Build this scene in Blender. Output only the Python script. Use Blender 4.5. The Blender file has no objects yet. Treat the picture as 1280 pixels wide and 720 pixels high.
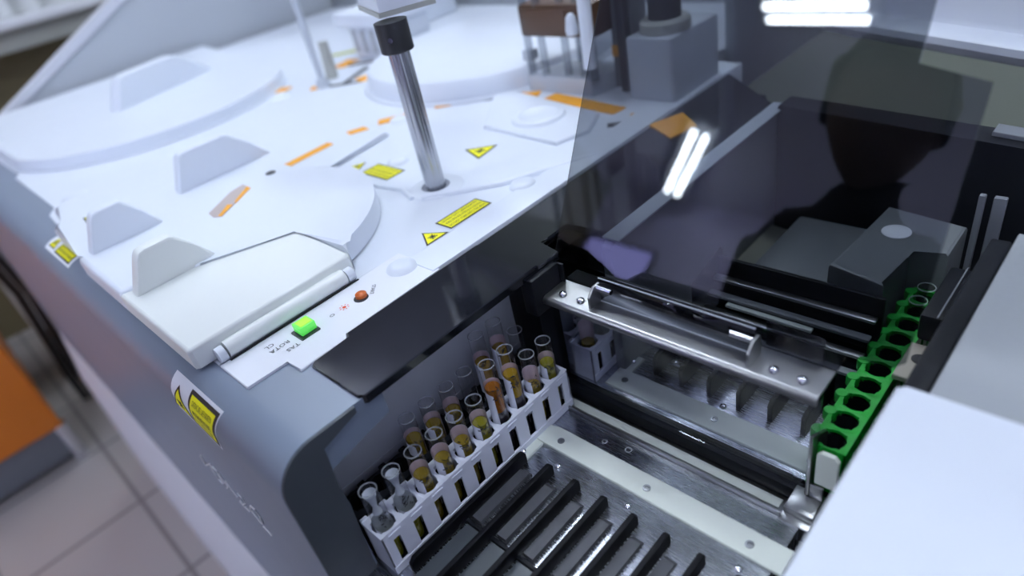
import bpy, bmesh, math, random
from mathutils import Vector, Matrix
random.seed(7)
PI = math.pi
ZC = 1.225            # height of the lens above the floor; coordinates below are measured from it
SC = bpy.context.scene
COL = SC.collection
DECK = -0.275         # top of the analyser's white deck

# ------------------------------------------------------------------ materials
def srgb(r, g, b):
    def f(c):
        c /= 255.0
        return c / 12.92 if c <= .04045 else ((c + .055) / 1.055) ** 2.4
    return (f(r), f(g), f(b), 1)

def mat(name, col, rough=.5, metal=0.0, noise=0.0, nscale=40, emit=None, estr=0, bump=0.0, stretch=None, spec=None, coat=0.0):
    m = bpy.data.materials.new(name); m.use_nodes = True
    nt = m.node_tree; b = nt.nodes['Principled BSDF']
    b.inputs['Base Color'].default_value = col
    b.inputs['Roughness'].default_value = rough
    b.inputs['Metallic'].default_value = metal
    if spec is not None: b.inputs['Specular IOR Level'].default_value = spec
    if coat: b.inputs['Coat Weight'].default_value = coat; b.inputs['Coat Roughness'].default_value = .05
    if emit: b.inputs['Emission Color'].default_value = emit; b.inputs['Emission Strength'].default_value = estr
    if noise or bump:
        tc = nt.nodes.new('ShaderNodeTexCoord'); mp = nt.nodes.new('ShaderNodeMapping')
        if stretch: mp.inputs['Scale'].default_value = stretch
        nz = nt.nodes.new('ShaderNodeTexNoise'); nz.inputs['Scale'].default_value = nscale; nz.inputs['Detail'].default_value = 4
        nt.links.new(tc.outputs['Object'], mp.inputs['Vector']); nt.links.new(mp.outputs['Vector'], nz.inputs['Vector'])
        if noise:
            mx = nt.nodes.new('ShaderNodeMapRange'); mx.inputs['From Min'].default_value = .3; mx.inputs['From Max'].default_value = .7
            mx.inputs['To Min'].default_value = max(0, rough - noise); mx.inputs['To Max'].default_value = min(1, rough + noise)
            nt.links.new(nz.outputs['Fac'], mx.inputs['Value']); nt.links.new(mx.outputs['Result'], b.inputs['Roughness'])
        if bump:
            bp = nt.nodes.new('ShaderNodeBump'); bp.inputs['Strength'].default_value = bump; bp.inputs['Distance'].default_value = .0005
            nt.links.new(nz.outputs['Fac'], bp.inputs['Height']); nt.links.new(bp.outputs['Normal'], b.inputs['Normal'])
    return m

def glass_mat(name, tint, ior=1.5, rough=0.0, gain=1.0):
    m = bpy.data.materials.new(name); m.use_nodes = True
    nt = m.node_tree; nt.nodes.remove(nt.nodes['Principled BSDF'])
    out = nt.nodes['Material Output']
    tr = nt.nodes.new('ShaderNodeBsdfTransparent'); tr.inputs['Color'].default_value = tint
    gl = nt.nodes.new('ShaderNodeBsdfGlossy'); gl.inputs['Roughness'].default_value = rough
    fr = nt.nodes.new('ShaderNodeLayerWeight'); fr.inputs['Blend'].default_value = .5      # thin sheet: the same reflectance from both sides
    pw = nt.nodes.new('ShaderNodeMath'); pw.operation = 'POWER'; pw.inputs[1].default_value = 5
    f0 = ((ior - 1) / (ior + 1)) ** 2 * gain
    mu = nt.nodes.new('ShaderNodeMath'); mu.operation = 'MULTIPLY_ADD'; mu.inputs[1].default_value = 1 - f0; mu.inputs[2].default_value = f0; mu.use_clamp = True
    mx = nt.nodes.new('ShaderNodeMixShader')
    nt.links.new(fr.outputs['Facing'], pw.inputs[0]); nt.links.new(pw.outputs[0], mu.inputs[0]); nt.links.new(mu.outputs[0], mx.inputs[0])
    nt.links.new(tr.outputs[0], mx.inputs[1]); nt.links.new(gl.outputs[0], mx.inputs[2])
    nt.links.new(mx.outputs[0], out.inputs['Surface'])
    return m

def rim_mat():
    m = mat('tube_rim_glass', (.72, .75, .80, 1), .2, noise=.03)
    nt = m.node_tree; b = nt.nodes['Principled BSDF']; tr = nt.nodes.new('ShaderNodeBsdfTransparent'); mx = nt.nodes.new('ShaderNodeMixShader'); mx.inputs[0].default_value = .36
    nt.links.new(tr.outputs[0], mx.inputs[1]); nt.links.new(b.outputs[0], mx.inputs[2]); nt.links.new(mx.outputs[0], nt.nodes['Material Output'].inputs['Surface'])
    return m

def brushed(name, col, rough, axis_scale, stains=False):
    """bare sheet metal with fine brushing and dried water rings"""
    m = mat(name, col, rough, 1.0, noise=.035, nscale=60, stretch=axis_scale)
    if stains:
        nt = m.node_tree; b = nt.nodes['Principled BSDF']
        tc = nt.nodes.new('ShaderNodeTexCoord')
        v = nt.nodes.new('ShaderNodeTexVoronoi'); v.inputs['Scale'].default_value = 75
        nt.links.new(tc.outputs['Object'], v.inputs['Vector'])
        r1 = nt.nodes.new('ShaderNodeValToRGB'); e = r1.color_ramp.elements
        e[0].position = .14; e[0].color = (0, 0, 0, 1); e[1].position = .25; e[1].color = (0, 0, 0, 1)
        k = e.new(.2); k.color = (1, 1, 1, 1)
        nt.links.new(v.outputs['Distance'], r1.inputs['Fac'])
        n2 = nt.nodes.new('ShaderNodeTexNoise'); n2.inputs['Scale'].default_value = 22
        nt.links.new(tc.outputs['Object'], n2.inputs['Vector'])
        r2 = nt.nodes.new('ShaderNodeValToRGB'); r2.color_ramp.elements[0].position = .58; r2.color_ramp.elements[1].position = .66
        nt.links.new(n2.outputs['Fac'], r2.inputs['Fac'])
        mm = nt.nodes.new('ShaderNodeMath'); mm.operation = 'MULTIPLY'
        nt.links.new(r1.outputs['Color'], mm.inputs[0]); nt.links.new(r2.outputs['Color'], mm.inputs[1])
        mx = nt.nodes.new('ShaderNodeMix'); mx.data_type = 'RGBA'
        mx.inputs['A'].default_value = col; mx.inputs['B'].default_value = (.75, .77, .82, 1)
        nt.links.new(mm.outputs[0], mx.inputs['Factor']); nt.links.new(mx.outputs['Result'], b.inputs['Base Color'])
        iv = nt.nodes.new('ShaderNodeMath'); iv.operation = 'SUBTRACT'; iv.inputs[0].default_value = 1
        nt.links.new(mm.outputs[0], iv.inputs[1]); nt.links.new(iv.outputs[0], b.inputs['Metallic'])
    return m

M = dict(
    deck=mat('deck_white', (.77, .815, .895, 1), .34, noise=.06, nscale=25),
    cream=mat('lid_cream', (.83, .86, .84, 1), .36, noise=.06, nscale=25),
    chassis=mat('chassis_grey', (.205, .245, .315, 1), .36, noise=.01, nscale=20),
    endgrey=mat('dark_grey', (.055, .064, .075, 1), .45, noise=.08, nscale=80),
    liner=mat('chamber_liner', (.52, .54, .57, 1), .35, noise=.05, nscale=60),
    plinth=mat('lower_body_white', (.66, .67, .72, 1), .5, noise=.05),
    side=mat('side_wall_grey', (.46, .49, .53, 1), .42, noise=.05),
    sidee=mat('side_wall_edge', (.62, .63, .69, 1), .4, noise=.05),
    white=mat('white_plastic', (.77, .815, .895, 1), .4, noise=.05),
    rack=mat('rack_plastic', (.82, .84, .95, 1), .42, noise=.06, nscale=120),
    black=mat('black_plastic', (.008, .009, .012, 1), .4, noise=.03, nscale=120, spec=.12),
    blackgloss=mat('black_gloss_plate', (.008, .009, .013, 1), .07, noise=.03, nscale=30),
    fin=mat('fin_black', (.003, .003, .005, 1), .5, noise=.04, nscale=150, spec=.12),
    green=mat('rack_green', (.0, .30, .02, 1), .4, noise=.05, nscale=120),
    ivory=mat('ivory_slide_strip', (.72, .76, .70, 1), .45, noise=.07, nscale=90),
    steel=brushed('brushed_steel', (.38, .385, .39, 1), .32, (1, 3, 3)),
    steelp=brushed('drawer_plate', (.47, .49, .54, 1), .27, (1, 14, 1), stains=True),
    chrome=mat('chrome', (.75, .76, .80, 1), .14, 1.0, noise=.04),
    rod=mat('rod_steel', (.50, .51, .54, 1), .22, 1.0, noise=.05, stretch=(1, 1, .05), nscale=200),
    laneguide=mat('lane_guide_grey', (.05, .052, .062, 1), .6, .0, noise=.08, nscale=80),
    shadegrey=mat('shaded_inner_grey', (.135, .148, .158, 1), .45, noise=.05),  # box grey darkened to hold the shade at the back of the bay
    dull=mat('countersunk_screw', (.30, .31, .33, 1), .35, 1.0, noise=.05),
    yellow=mat('label_yellow', (1.0, .93, .0, 1), .5, noise=.03),
    ink=mat('label_ink', (.012, .012, .016, 1), .5, noise=.03),
    paper=mat('label_paper', (.84, .86, .92, 1), .45, noise=.03),
    orange=mat('orange_mark', (.88, .38, .012, 1), .5, noise=.04),
    tan=mat('slot_tan', (.50, .42, .40, 1), .6, noise=.04),
    groove=mat('groove_shadow_grey', (.28, .30, .36, 1), .6, noise=.04),
    ledg=mat('status_light_green', (.22, .75, .0, 1), .3, noise=.03, emit=(.30, .95, .0, 1), estr=.9),
    lego=mat('status_light_side', (.2, .8, .1, 1), .3, noise=.03, emit=(.08, .8, .12, 1), estr=.5),
    amber=mat('button_amber', (.55, .11, .01, 1), .4, noise=.03),
    redink=mat('red_print', (.80, .10, .02, 1), .5, noise=.03),
    silverink=mat('silver_print', (.85, .85, .87, 1), .4, .0, noise=.03),
    brown=mat('brown_block', (.085, .042, .022, 1), .4, noise=.08, nscale=60),
    motor=mat('motor_dark', (.02, .021, .025, 1), .4, noise=.06),
    boxgrey=mat('box_grey', (.50, .54, .60, 1), .45, noise=.06),
    orangecab=mat('orange_laminate', (.74, .20, .014, 1), .32, noise=.05, nscale=20),
    cabgrey=mat('cabinet_plinth_grey', (.16, .17, .19, 1), .45, noise=.06),
    olive=mat('wall_olive', (.27, .30, .25, 1), .8, noise=.05, nscale=12, bump=.1),
    lilac=mat('wall_lilac', (.66, .62, .92, 1), .8, noise=.05, nscale=12, bump=.1),
    brownwall=mat('dark_brown_panel', (.20, .165, .09, 1), .6, noise=.06, nscale=12),
    sill=mat('sill_face', (.42, .43, .40, 1), .5, noise=.05),
    sillt=mat('sill_top', (.74, .75, .80, 1), .5, noise=.05),
    ceil=mat('ceiling_white', (.70, .69, .88, 1), .9, noise=.04),
    slat=mat('blind_slat', (.72, .74, .74, 1), .6, noise=.04),
    tube=mat('lamp_tube', (.9, .9, 1, 1), .5, noise=.01, emit=(.84, .93, 1, 1), estr=76),
    frontfill=mat('fill_pane', (.6, .66, .8, 1), .3, noise=.02, emit=(.80, .88, 1, 1), estr=3.2),
    emitter=mat('emitter_lit', (.1, .1, .2, 1), .3, noise=.02, emit=(.42, .42, 1, 1), estr=4.5),
    skin=mat('skin', (.20, .12, .09, 1), .55, noise=.05),
    hair=mat('hair', (.008, .007, .007, 1), .5, noise=.05),
    cloth=mat('dark_cloth', (.013, .014, .022, 1), .85, noise=.05, nscale=200, bump=.2),
    greypanel=mat('grey_panel', (.33, .35, .37, 1), .45, noise=.1, nscale=260, bump=.3),
    beige=mat('beige_metal', (.44, .40, .34, 1), .4, .4, noise=.06),
    floorwell=mat('well_floor_grey', (.38, .38, .31, 1), .5, noise=.06),
    yellowgreen=mat('yellow_green_mark', (.50, .52, .06, 1), .5, noise=.03),
    cable=mat('cable_black', (.012, .012, .013, 1), .5, noise=.05),
    smoked=glass_mat('smoked_acrylic', (.565, .585, .605, 1), 1.5, 0.0, 1.25),
    smokeddk=glass_mat('dark_acrylic', (.42, .43, .47, 1), 1.5, .03, 1.0),
    clear=glass_mat('clear_acrylic', (.86, .87, .90, 1), 1.45, .02, .8),
    tubeglass=glass_mat('tube_clear', (.955, .96, .97, 1), 1.55, .05, 1.3),
    glassrod=glass_mat('glass_rod', (.70, .72, .75, 1), 1.6, .05, 1.6),
    label_out=mat('tube_label_white', (.80, .82, .92, 1), .5, noise=.04),
    label_in=mat('tube_label_inside', (.80, .64, .68, 1), .6, noise=.04),
    label_grey=mat('tube_label_pale', (.62, .66, .68, 1), .6, noise=.04),
    plasma=mat('plasma_olive', (.24, .165, .010, 1), .22, noise=.03, coat=.3),
    plasma2=mat('plasma_gold', (.36, .215, .010, 1), .22, noise=.03, coat=.3),
    plasma3=mat('plasma_amber', (.31, .105, .010, 1), .22, noise=.03, coat=.3),
    plasma4=mat('plasma_green_gold', (.28, .255, .012, 1), .22, noise=.03, coat=.3),
    cells=mat('packed_cells', (.018, .012, .020, 1), .3, noise=.03),
    frost=mat('frosted_insert', (.62, .66, .72, 1), .5, noise=.05),
)

def floor_tiles():
    m = mat('floor_tile', (.40, .37, .36, 1), .35, noise=.05)
    nt = m.node_tree; b = nt.nodes['Principled BSDF']
    tc = nt.nodes.new('ShaderNodeTexCoord'); mp = nt.nodes.new('ShaderNodeMapping')
    mp.inputs['Location'].default_value = (1.631, .085, 0)
    br = nt.nodes.new('ShaderNodeTexBrick'); br.offset = 0; br.squash = 1
    br.inputs['Scale'].default_value = 1; br.inputs['Brick Width'].default_value = .33; br.inputs['Row Height'].default_value = .33
    br.inputs['Mortar Size'].default_value = .006; br.inputs['Mortar Smooth'].default_value = .2
    br.inputs['Color1'].default_value = (.42, .385, .37, 1); br.inputs['Color2'].default_value = (.40, .37, .36, 1)
    br.inputs['Mortar'].default_value = (.20, .185, .18, 1)
    nt.links.new(tc.outputs['Object'], mp.inputs['Vector']); nt.links.new(mp.outputs['Vector'], br.inputs['Vector'])
    nt.links.new(br.outputs['Color'], b.inputs['Base Color'])
    return m
M['floor'] = floor_tiles()

# ------------------------------------------------------------------ mesh builder
class B:
    def __init__(s):
        s.bm = bmesh.new(); s.mi = 0
    def _new(s, faces):
        for f in faces: f.material_index = s.mi
    def box(s, x0, x1, y0, y1, z0, z1, bev=0.0, seg=2):
        vs = [s.bm.verts.new((x, y, z)) for z in (z0, z1) for y in (y0, y1) for x in (x0, x1)]
        idx = [(0, 2, 3, 1), (4, 5, 7, 6), (0, 1, 5, 4), (2, 6, 7, 3), (0, 4, 6, 2), (1, 3, 7, 5)]
        fs = [s.bm.faces.new([vs[i] for i in q]) for q in idx]; s._new(fs)
        if bev:
            es = list({e for f in fs for e in f.edges})
            r = bmesh.ops.bevel(s.bm, geom=es, offset=bev, segments=seg, affect='EDGES', profile=.5); s._new(r['faces'])
        return s
    def prism(s, poly, z0, z1, bev=0.0, seg=3, top_only=True):
        """poly (x,y) counter-clockwise, extruded from z0 to z1; the upper rim can be rounded"""
        a = [s.bm.verts.new((x, y, z0)) for x, y in poly]; b = [s.bm.verts.new((x, y, z1)) for x, y in poly]
        n = len(poly)
        fs = [s.bm.faces.new(b), s.bm.faces.new(a[::-1])]
        fs += [s.bm.faces.new((a[i], a[(i + 1) % n], b[(i + 1) % n], b[i])) for i in range(n)]
        s._new(fs)
        if bev:
            es = list(fs[0].edges) if top_only else list({e for f in fs for e in f.edges})
            r = bmesh.ops.bevel(s.bm, geom=es, offset=bev, segments=seg, affect='EDGES', profile=.5); s._new(r['faces'])
        return s
    def prism_x(s, poly, x0, x1, bev=0.0):
        """poly (y,z) extruded along x"""
        a = [s.bm.verts.new((x0, y, z)) for y, z in poly]; b = [s.bm.verts.new((x1, y, z)) for y, z in poly]
        n = len(poly)
        fs = [s.bm.faces.new(b), s.bm.faces.new(a[::-1])]
        fs += [s.bm.faces.new((a[i], a[(i + 1) % n], b[(i + 1) % n], b[i])) for i in range(n)]
        s._new(fs)
        if bev:
            r = bmesh.ops.bevel(s.bm, geom=list({e for f in fs for e in f.edges}), offset=bev, segments=2, affect='EDGES', profile=.5); s._new(r['faces'])
        bmesh.ops.recalc_face_normals(s.bm, faces=s.bm.faces)
        return s
    def prism_y(s, poly, y0, y1, bev=0.0, axis='y'):
        """poly (x,z) extruded along y"""
        a = [s.bm.verts.new((x, y0, z)) for x, z in poly]; b = [s.bm.verts.new((x, y1, z)) for x, z in poly]
        n = len(poly)
        fs = [s.bm.faces.new(b), s.bm.faces.new(a[::-1])]
        fs += [s.bm.faces.new((a[i], a[(i + 1) % n], b[(i + 1) % n], b[i])) for i in range(n)]
        s._new(fs)
        if bev:
            r = bmesh.ops.bevel(s.bm, geom=list({e for f in fs for e in f.edges}), offset=bev, segments=2, affect='EDGES', profile=.5); s._new(r['faces'])
        bmesh.ops.recalc_face_normals(s.bm, faces=s.bm.faces)
        return s
    def lathe(s, cx, cy, prof, seg=28, closed=False, wob=None):
        """prof (r,z) turned about a vertical axis; r=0 makes a pole"""
        rings = []
        for r, z in prof:
            if r <= 1e-7: rings.append([s.bm.verts.new((cx, cy, z))])
            else:
                rings.append([s.bm.verts.new((cx + (r * (wob(2 * PI * k / seg) if wob else 1)) * math.cos(2 * PI * k / seg), cy + (r * (wob(2 * PI * k / seg) if wob else 1)) * math.sin(2 * PI * k / seg), z)) for k in range(seg)])
        prs = list(zip(rings, rings[1:]))
        if closed: prs.append((rings[-1], rings[0]))
        for A, C in prs:
            for k in range(seg):
                k2 = (k + 1) % seg
                if len(A) == 1 and len(C) == 1: continue
                if len(A) == 1: f = s.bm.faces.new((A[0], C[k2], C[k]))
                elif len(C) == 1: f = s.bm.faces.new((A[k], A[k2], C[0]))
                else: f = s.bm.faces.new((A[k], A[k2], C[k2], C[k]))
                f.material_index = s.mi
        return s
    def cyl(s, p0, p1, r, r1=None, seg=16, caps=True):
        p0 = Vector(p0); p1 = Vector(p1); d = (p1 - p0).normalized(); r1 = r if r1 is None else r1
        a = d.orthogonal().normalized(); b = d.cross(a)
        A = [s.bm.verts.new(p0 + r * (math.cos(t) * a + math.sin(t) * b)) for t in [2 * PI * k / seg for k in range(seg)]]
        C = [s.bm.verts.new(p1 + r1 * (math.cos(t) * a + math.sin(t) * b)) for t in [2 * PI * k / seg for k in range(seg)]]
        fs = [s.bm.faces.new((A[k], A[(k + 1) % seg], C[(k + 1) % seg], C[k])) for k in range(seg)]
        if caps: fs += [s.bm.faces.new(A[::-1]), s.bm.faces.new(C)]
        s._new(fs); return s
    def pipe(s, pts, r, seg=8):
        pts = [Vector(p) for p in pts]; rings = []
        for i, p in enumerate(pts):
            d = (pts[min(i + 1, len(pts) - 1)] - pts[max(i - 1, 0)]).normalized()
            a = d.cross(Vector((0.13, 0.31, 0.94))).normalized(); b = d.cross(a)
            rr = r[i] if isinstance(r, (list, tuple)) else r
            rings.append([s.bm.verts.new(p + rr * (math.cos(2 * PI * k / seg) * a + math.sin(2 * PI * k / seg) * b)) for k in range(seg)])
        fs = []
        for A, C in zip(rings, rings[1:]):
            fs += [s.bm.faces.new((A[k], A[(k + 1) % seg], C[(k + 1) % seg], C[k])) for k in range(seg)]
        fs += [s.bm.faces.new(rings[0][::-1]), s.bm.faces.new(rings[-1])]
        s._new(fs); return s
    def mapped(s, poly, f, off=0.0, cuts=0):
        """flat polygon(s) in (u,v), finely cut, laid on a surface f(u,v,off)"""
        t = bmesh.new()
        t.faces.new([t.verts.new((u, v, 0)) for u, v in poly])
        if cuts:
            if len(poly) == 4: bmesh.ops.subdivide_edges(t, edges=t.edges[:], cuts=cuts, use_grid_fill=True)
            else:
                bmesh.ops.triangulate(t, faces=t.faces[:])
                for _ in range(3): bmesh.ops.subdivide_edges(t, edges=t.edges[:], cuts=1, use_grid_fill=True)
        mp = {v: s.bm.verts.new(f(v.co.x, v.co.y, off)) for v in t.verts}
        for fc in t.faces:
            n = s.bm.faces.new([mp[v] for v in fc.verts]); n.material_index = s.mi
        t.free(); return s
    def text(s, txt, size, f, u0, v0, off, width=None):
        cu = bpy.data.curves.new('tmp_text', 'FONT'); cu.body = txt; cu.size = size; cu.resolution_u = 2
        ob = bpy.data.objects.new('tmp_text', cu); COL.objects.link(ob)
        dg = bpy.context.evaluated_depsgraph_get(); me = bpy.data.meshes.new_from_object(ob.evaluated_get(dg))
        xs = [v.co.x for v in me.vertices] or [0]; sx = 1.0
        if width: sx = width / (max(xs) - min(xs))
        vs = [s.bm.verts.new(f(u0 + (v.co.x - min(xs)) * sx, v0 + v.co.y, off)) for v in me.vertices]
        for p in me.polygons:
            try: fc = s.bm.faces.new([vs[i] for i in p.vertices]); fc.material_index = s.mi
            except ValueError: pass
        COL.objects.unlink(ob); bpy.data.objects.remove(ob); bpy.data.curves.remove(cu); bpy.data.meshes.remove(me)
        return s
    def xform(s, m):
        bmesh.ops.transform(s.bm, matrix=m, verts=s.bm.verts); return s

ORG = {}
def obj(name, b, mats, parent=None, ang=38, label=None):
    """links what was built as ONE mesh object; top-level meshes get their origin at their base"""
    bm = b.bm if isinstance(b, B) else b
    co = [v.co for v in bm.verts]
    if parent is None:
        o0 = Vector(((min(c.x for c in co) + max(c.x for c in co)) / 2, (min(c.y for c in co) + max(c.y for c in co)) / 2, min(c.z for c in co)))
    else: o0 = ORG[parent.name]
    for v in bm.verts: v.co -= o0
    me = bpy.data.meshes.new(name); bm.to_mesh(me); bm.free()
    for m in (mats if isinstance(mats, (list, tuple)) else [mats]): me.materials.append(m)
    me.polygons.foreach_set('use_smooth', [True] * len(me.polygons)); me.set_sharp_from_angle(angle=math.radians(ang))
    o = bpy.data.objects.new(name, me); COL.objects.link(o)
    for p in me.polygons:
        if len(p.vertices) > 4: p.use_smooth = False
    if parent is None: o.location = o0 + Vector((0, 0, ZC))
    else: o.parent = parent
    if label: o['label'] = label
    ORG[o.name] = o0
    return o

def tag(o, label, cat, group=None):
    o['label'] = label; o['category'] = cat
    if group: o['group'] = group
    return o
def thing(name, label, cat, loc, group=None):
    o = bpy.data.objects.new(name, None); COL.objects.link(o); o.empty_display_size = .05
    o.location = Vector(loc) + Vector((0, 0, ZC)); ORG[o.name] = Vector(loc)
    return tag(o, label, cat, group)
def struct(name, b, m):
    o = obj(name, b, m); o['kind'] = 'structure'; return o
def dup(root, shift, label=None, group=None):
    """a copy of a thing with copies of its parts and sub-parts"""
    r = root.copy(); COL.objects.link(r); r.location = root.location + Vector(shift)
    if label: r['label'] = label
    if group: r['group'] = group
    for ch in list(root.children):
        c = ch.copy(); COL.objects.link(c); c.parent = r
        for g in ch.children:
            d = g.copy(); COL.objects.link(d); d.parent = c
    return r
def arc(cx, cy, r, a0, a1, n):
    return [(cx + r * math.cos(math.radians(a0 + (a1 - a0) * i / n)), cy + r * math.sin(math.radians(a0 + (a1 - a0) * i / n))) for i in range(n + 1)]
def rrect(x0, x1, y0, y1, r, n=4):
    return arc(x1 - r, y0 + r, r, -90, 0, n) + arc(x1 - r, y1 - r, r, 0, 90, n) + arc(x0 + r, y1 - r, r, 90, 180, n) + arc(x0 + r, y0 + r, r, 180, 270, n)
def flat(z):
    return lambda u, v, o: (u, v, z + o)

# ================================================================== ROOM
FZ = -ZC
struct('floor', B().box(-3.2, 1.8, -3.4, 2.2, FZ - .05, FZ), M['floor'])
struct('ceiling', B().box(-3.2, 1.8, -3.4, 2.2, 1.475, 1.525), M['ceil'])
struct('wall_back', B().box(-3.2, 1.8, 2.1, 2.2, FZ, 1.475), M['olive'])
struct('wall_front', B().box(-3.2, 1.8, -3.4, -3.3, FZ, 1.475), M['lilac'])
struct('wall_right', B().box(1.7, 1.8, -3.3, 2.1, FZ, 1.475), M['ceil'])
struct('wall_left', B().box(-3.2, -3.08, -3.3, 2.1, FZ, 1.475), M['brownwall'])

# daylight pane: unseen light added behind the photographer to brighten the bay
wn = obj('fill_pane_1', B().box(-1.1, .7, -3.299, -3.285, -.25, .95), M['frontfill']); wn['kind'] = 'structure'
fr = B()
for x0, x1, z0, z1 in ((-1.16, -1.1, -.31, 1.01), (.7, .76, -.31, 1.01), (-1.1, .7, -.31, -.25), (-1.1, .7, .95, 1.01), (-.22, -.18, -.25, .95)): fr.box(x0, x1, -3.299, -3.25, z0, z1, .004)
fo = obj('trim_3', fr, M['white']); fo['kind'] = 'structure'
ws = thing('wall_emitter', 'added blue-lilac screen mirrored as a glow low in the smoked cover', 'emitter', (-2.7, -3.28, .87))  # invented lit panel, added to make the glow mirrored in the cover
obj('emitter_frame', B().box(-3.03, -2.40, -3.299, -3.262, .71, 1.03, .006), M['black'], ws); obj('lit_panel', B().box(-3.0, -2.43, -3.2618, -3.258, .74, 1.0), M['emitter'], ws)

# window with sill and vertical blind on the left wall
w = B().box(-3.10, -2.86, -.6, 2.0, -.183, -.155, .004)
s0 = obj('window_sill', w, M['sillt']); s0['kind'] = 'structure'; s0.name = 'trim_1'
s1 = obj('trim_2', B().box(-3.09, -2.90, -.6, 2.0, -.252, -.184, .003), M['sill']); s1['kind'] = 'structure'
bl = thing('vertical_blind', 'white vertical slat blind standing over the pale sill on the left wall', 'blind', (-3.0, .7, -.155))
obj('head_rail', B().box(-3.03, -2.97, -.5, 1.9, .93, .97, .004), M['white'], bl)
for k in range(26):
    y = -.45 + k * .09
    obj('slat', B().prism([(-3.035, y), (-3.033, y - .002), (-2.965, y + .082), (-2.967, y + .084)], -.153, .93), M['slat'], bl)

# ceiling lamps
def lamp(x, y, lab, rot=0, hl=.29, z=1.405, hm='white'):
    t = thing('ceiling_light', lab, 'ceiling light', (x, y, 1.40), 'fluorescent ceiling lights')
    TM = Matrix.Translation((x, y, 0)) @ Matrix.Rotation(math.radians(rot), 4, 'Z')
    obj('housing', B().prism_x([(-.11, 1.4745), (-.09, 1.435), (.09, 1.435), (.11, 1.4745)], -hl - .04, hl + .04).xform(TM), M[hm], t)
    for dy in (-.036, .036):
        obj('lamp_tube', B().cyl((-hl, dy, z), (hl, dy, z), .013, seg=12).xform(TM), M['tube'], t)
        e = B()
        for sx in (-hl - .015, hl + .015): e.box(sx - .012, sx + .012, dy - .012, dy + .012, 1.39, 1.436, .002)
        obj('lamp_holder', e.xform(TM), M['white'], t)
lamp(-1.068, -1.275, 'short twin tube ceiling light mirrored at the top of the smoked cover', 0, .19, hm='cabgrey')
lamp(-2.12, -2.62, 'slanting twin tube ceiling light mirrored as a streak in the smoked cover', 58.5, .50)
for x, y in ((-1.06, .75), (-1.33, 1.66), (-2.35, .75), (.18, -.38), (.12, .95)):  # unseen lamps, added to light the deck, bay and metal trays
    lamp(x, y, 'twin tube fluorescent ceiling light added out of view for room light')

# ================================================================== ANALYSER BODY
AN = thing('laboratory_analyser', 'large white and grey bench-height laboratory analyser with open sample bay', 'machine', (-.9, .5, FZ))
YF, RF = .0535, .030
prof = [(YF, -.76)] + [(YF + RF - RF * math.cos(math.radians(a)), DECK - .001 - RF + RF * math.sin(math.radians(a))) for a in range(0, 91, 9)] + [(.14, DECK - .001), (.14, -.30), (.087, -.31), (.087, -.76)]
obj('front_bezel', B().prism_x(prof, -1.80, -.3285), M['chassis'], AN, ang=25)
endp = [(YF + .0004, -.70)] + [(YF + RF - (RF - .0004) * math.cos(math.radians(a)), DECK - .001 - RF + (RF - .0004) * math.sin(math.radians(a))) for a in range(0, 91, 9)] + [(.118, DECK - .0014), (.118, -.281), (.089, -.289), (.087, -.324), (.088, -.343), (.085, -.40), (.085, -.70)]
obj('end_face', B().prism_x(endp, -.3285, -.3262), M['endgrey'], AN)  # bezel end, in a darker grey than its top and front
pl = [(YF - .001, -.7605), (YF + .2, -.7605), (YF + .2, FZ + .001), (.026, FZ + .001), (.034, -.9)]
obj('lower_body', B().prism_x(pl, -1.80, -.10), M['plinth'], AN)
# white deck with a stepped front edge
dk = [(-1.76, .118), (-1.30, .118), (-1.28, .122), (-1.26, .110), (-1.02, .110), (-1.0, .096), (-.79, .084), (-.632, .084), (-.458, .084), (-.458, .245), (-.402, .245), (-.402, .78), (-.455, .78), (-.455, 1.06), (-1.76, 1.06)]
obj('deck', B().prism(dk, -.32, DECK, .0015, 2), M['deck'], AN)
# long flat rim along the bay
obj('deck_rim', B().prism([(-.4365, .252), (-.4005, .252), (-.4005, .62), (-.4365, .62)], DECK - .01, DECK + .0025, .002, 2), M['deck'], AN)
# control strip with printed marks, the lit green lamp and the amber button
CSZ = DECK + .001
ctl = obj('control_strip', B().prism([(-.4555, .084), (-.4105, .084), (-.4105, .117), (-.392, .117), (-.392, .158), (-.398, .160), (-.398, .258), (-.4555, .258)], -.285, CSZ, .0006, 1), M['paper'], AN)
b = B(); b.prism(rrect(-.4395, -.4215, .1365, .1535, .001, 2), CSZ - .002, CSZ + .0006)
obj('status_recess', b, M['ink'], ctl)
b = B(); b.box(-.4390, -.4255, .1395, .1530, CSZ, CSZ + .0075, .001); b.mi = 1; b.box(-.4365, -.4270, .1415, .1515, CSZ + .0073, CSZ + .0078)
obj('status_light', b, [M['lego'], M['ledg']], ctl, label='lit yellow-green indicator light')
b = B(); b.prism(arc(-.427, .196, .0062, 0, 345, 20), CSZ - .001, CSZ + .0004); obj('button_well', b, M['ink'], ctl)
b = B(); b.lathe(-.4285, .1975, [(0, CSZ + .0045), (.0030, CSZ + .0042), (.0047, CSZ + .003), (.0050, CSZ), (0, CSZ)], 20)
obj('push_button', b, M['amber'], ctl, label='small amber push button')
def rot_map(x, y, z, ang):
    ca, sa = math.cos(ang), math.sin(ang)
    return lambda u, v, o: (x + u * ca - v * sa, y + u * sa + v * ca, z + o)
b = B()
f = rot_map(-.429, .1805, CSZ, 0)
b.mapped([(.0017 * math.cos(k * PI / 6), .0017 * math.sin(k * PI / 6)) for k in range(12)], f, .0003)
for k in range(8):
    a = k * PI / 4; c, s_ = math.cos(a), math.sin(a)
    if k % 2 == 0 or True:
        p = [(.0028, -.0004), (.0042, -.0004), (.0042, .0004), (.0028, .0004)]
        b.mapped([(u * c - v * s_, u * s_ + v * c) for u, v in p], f, .0003)
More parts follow.
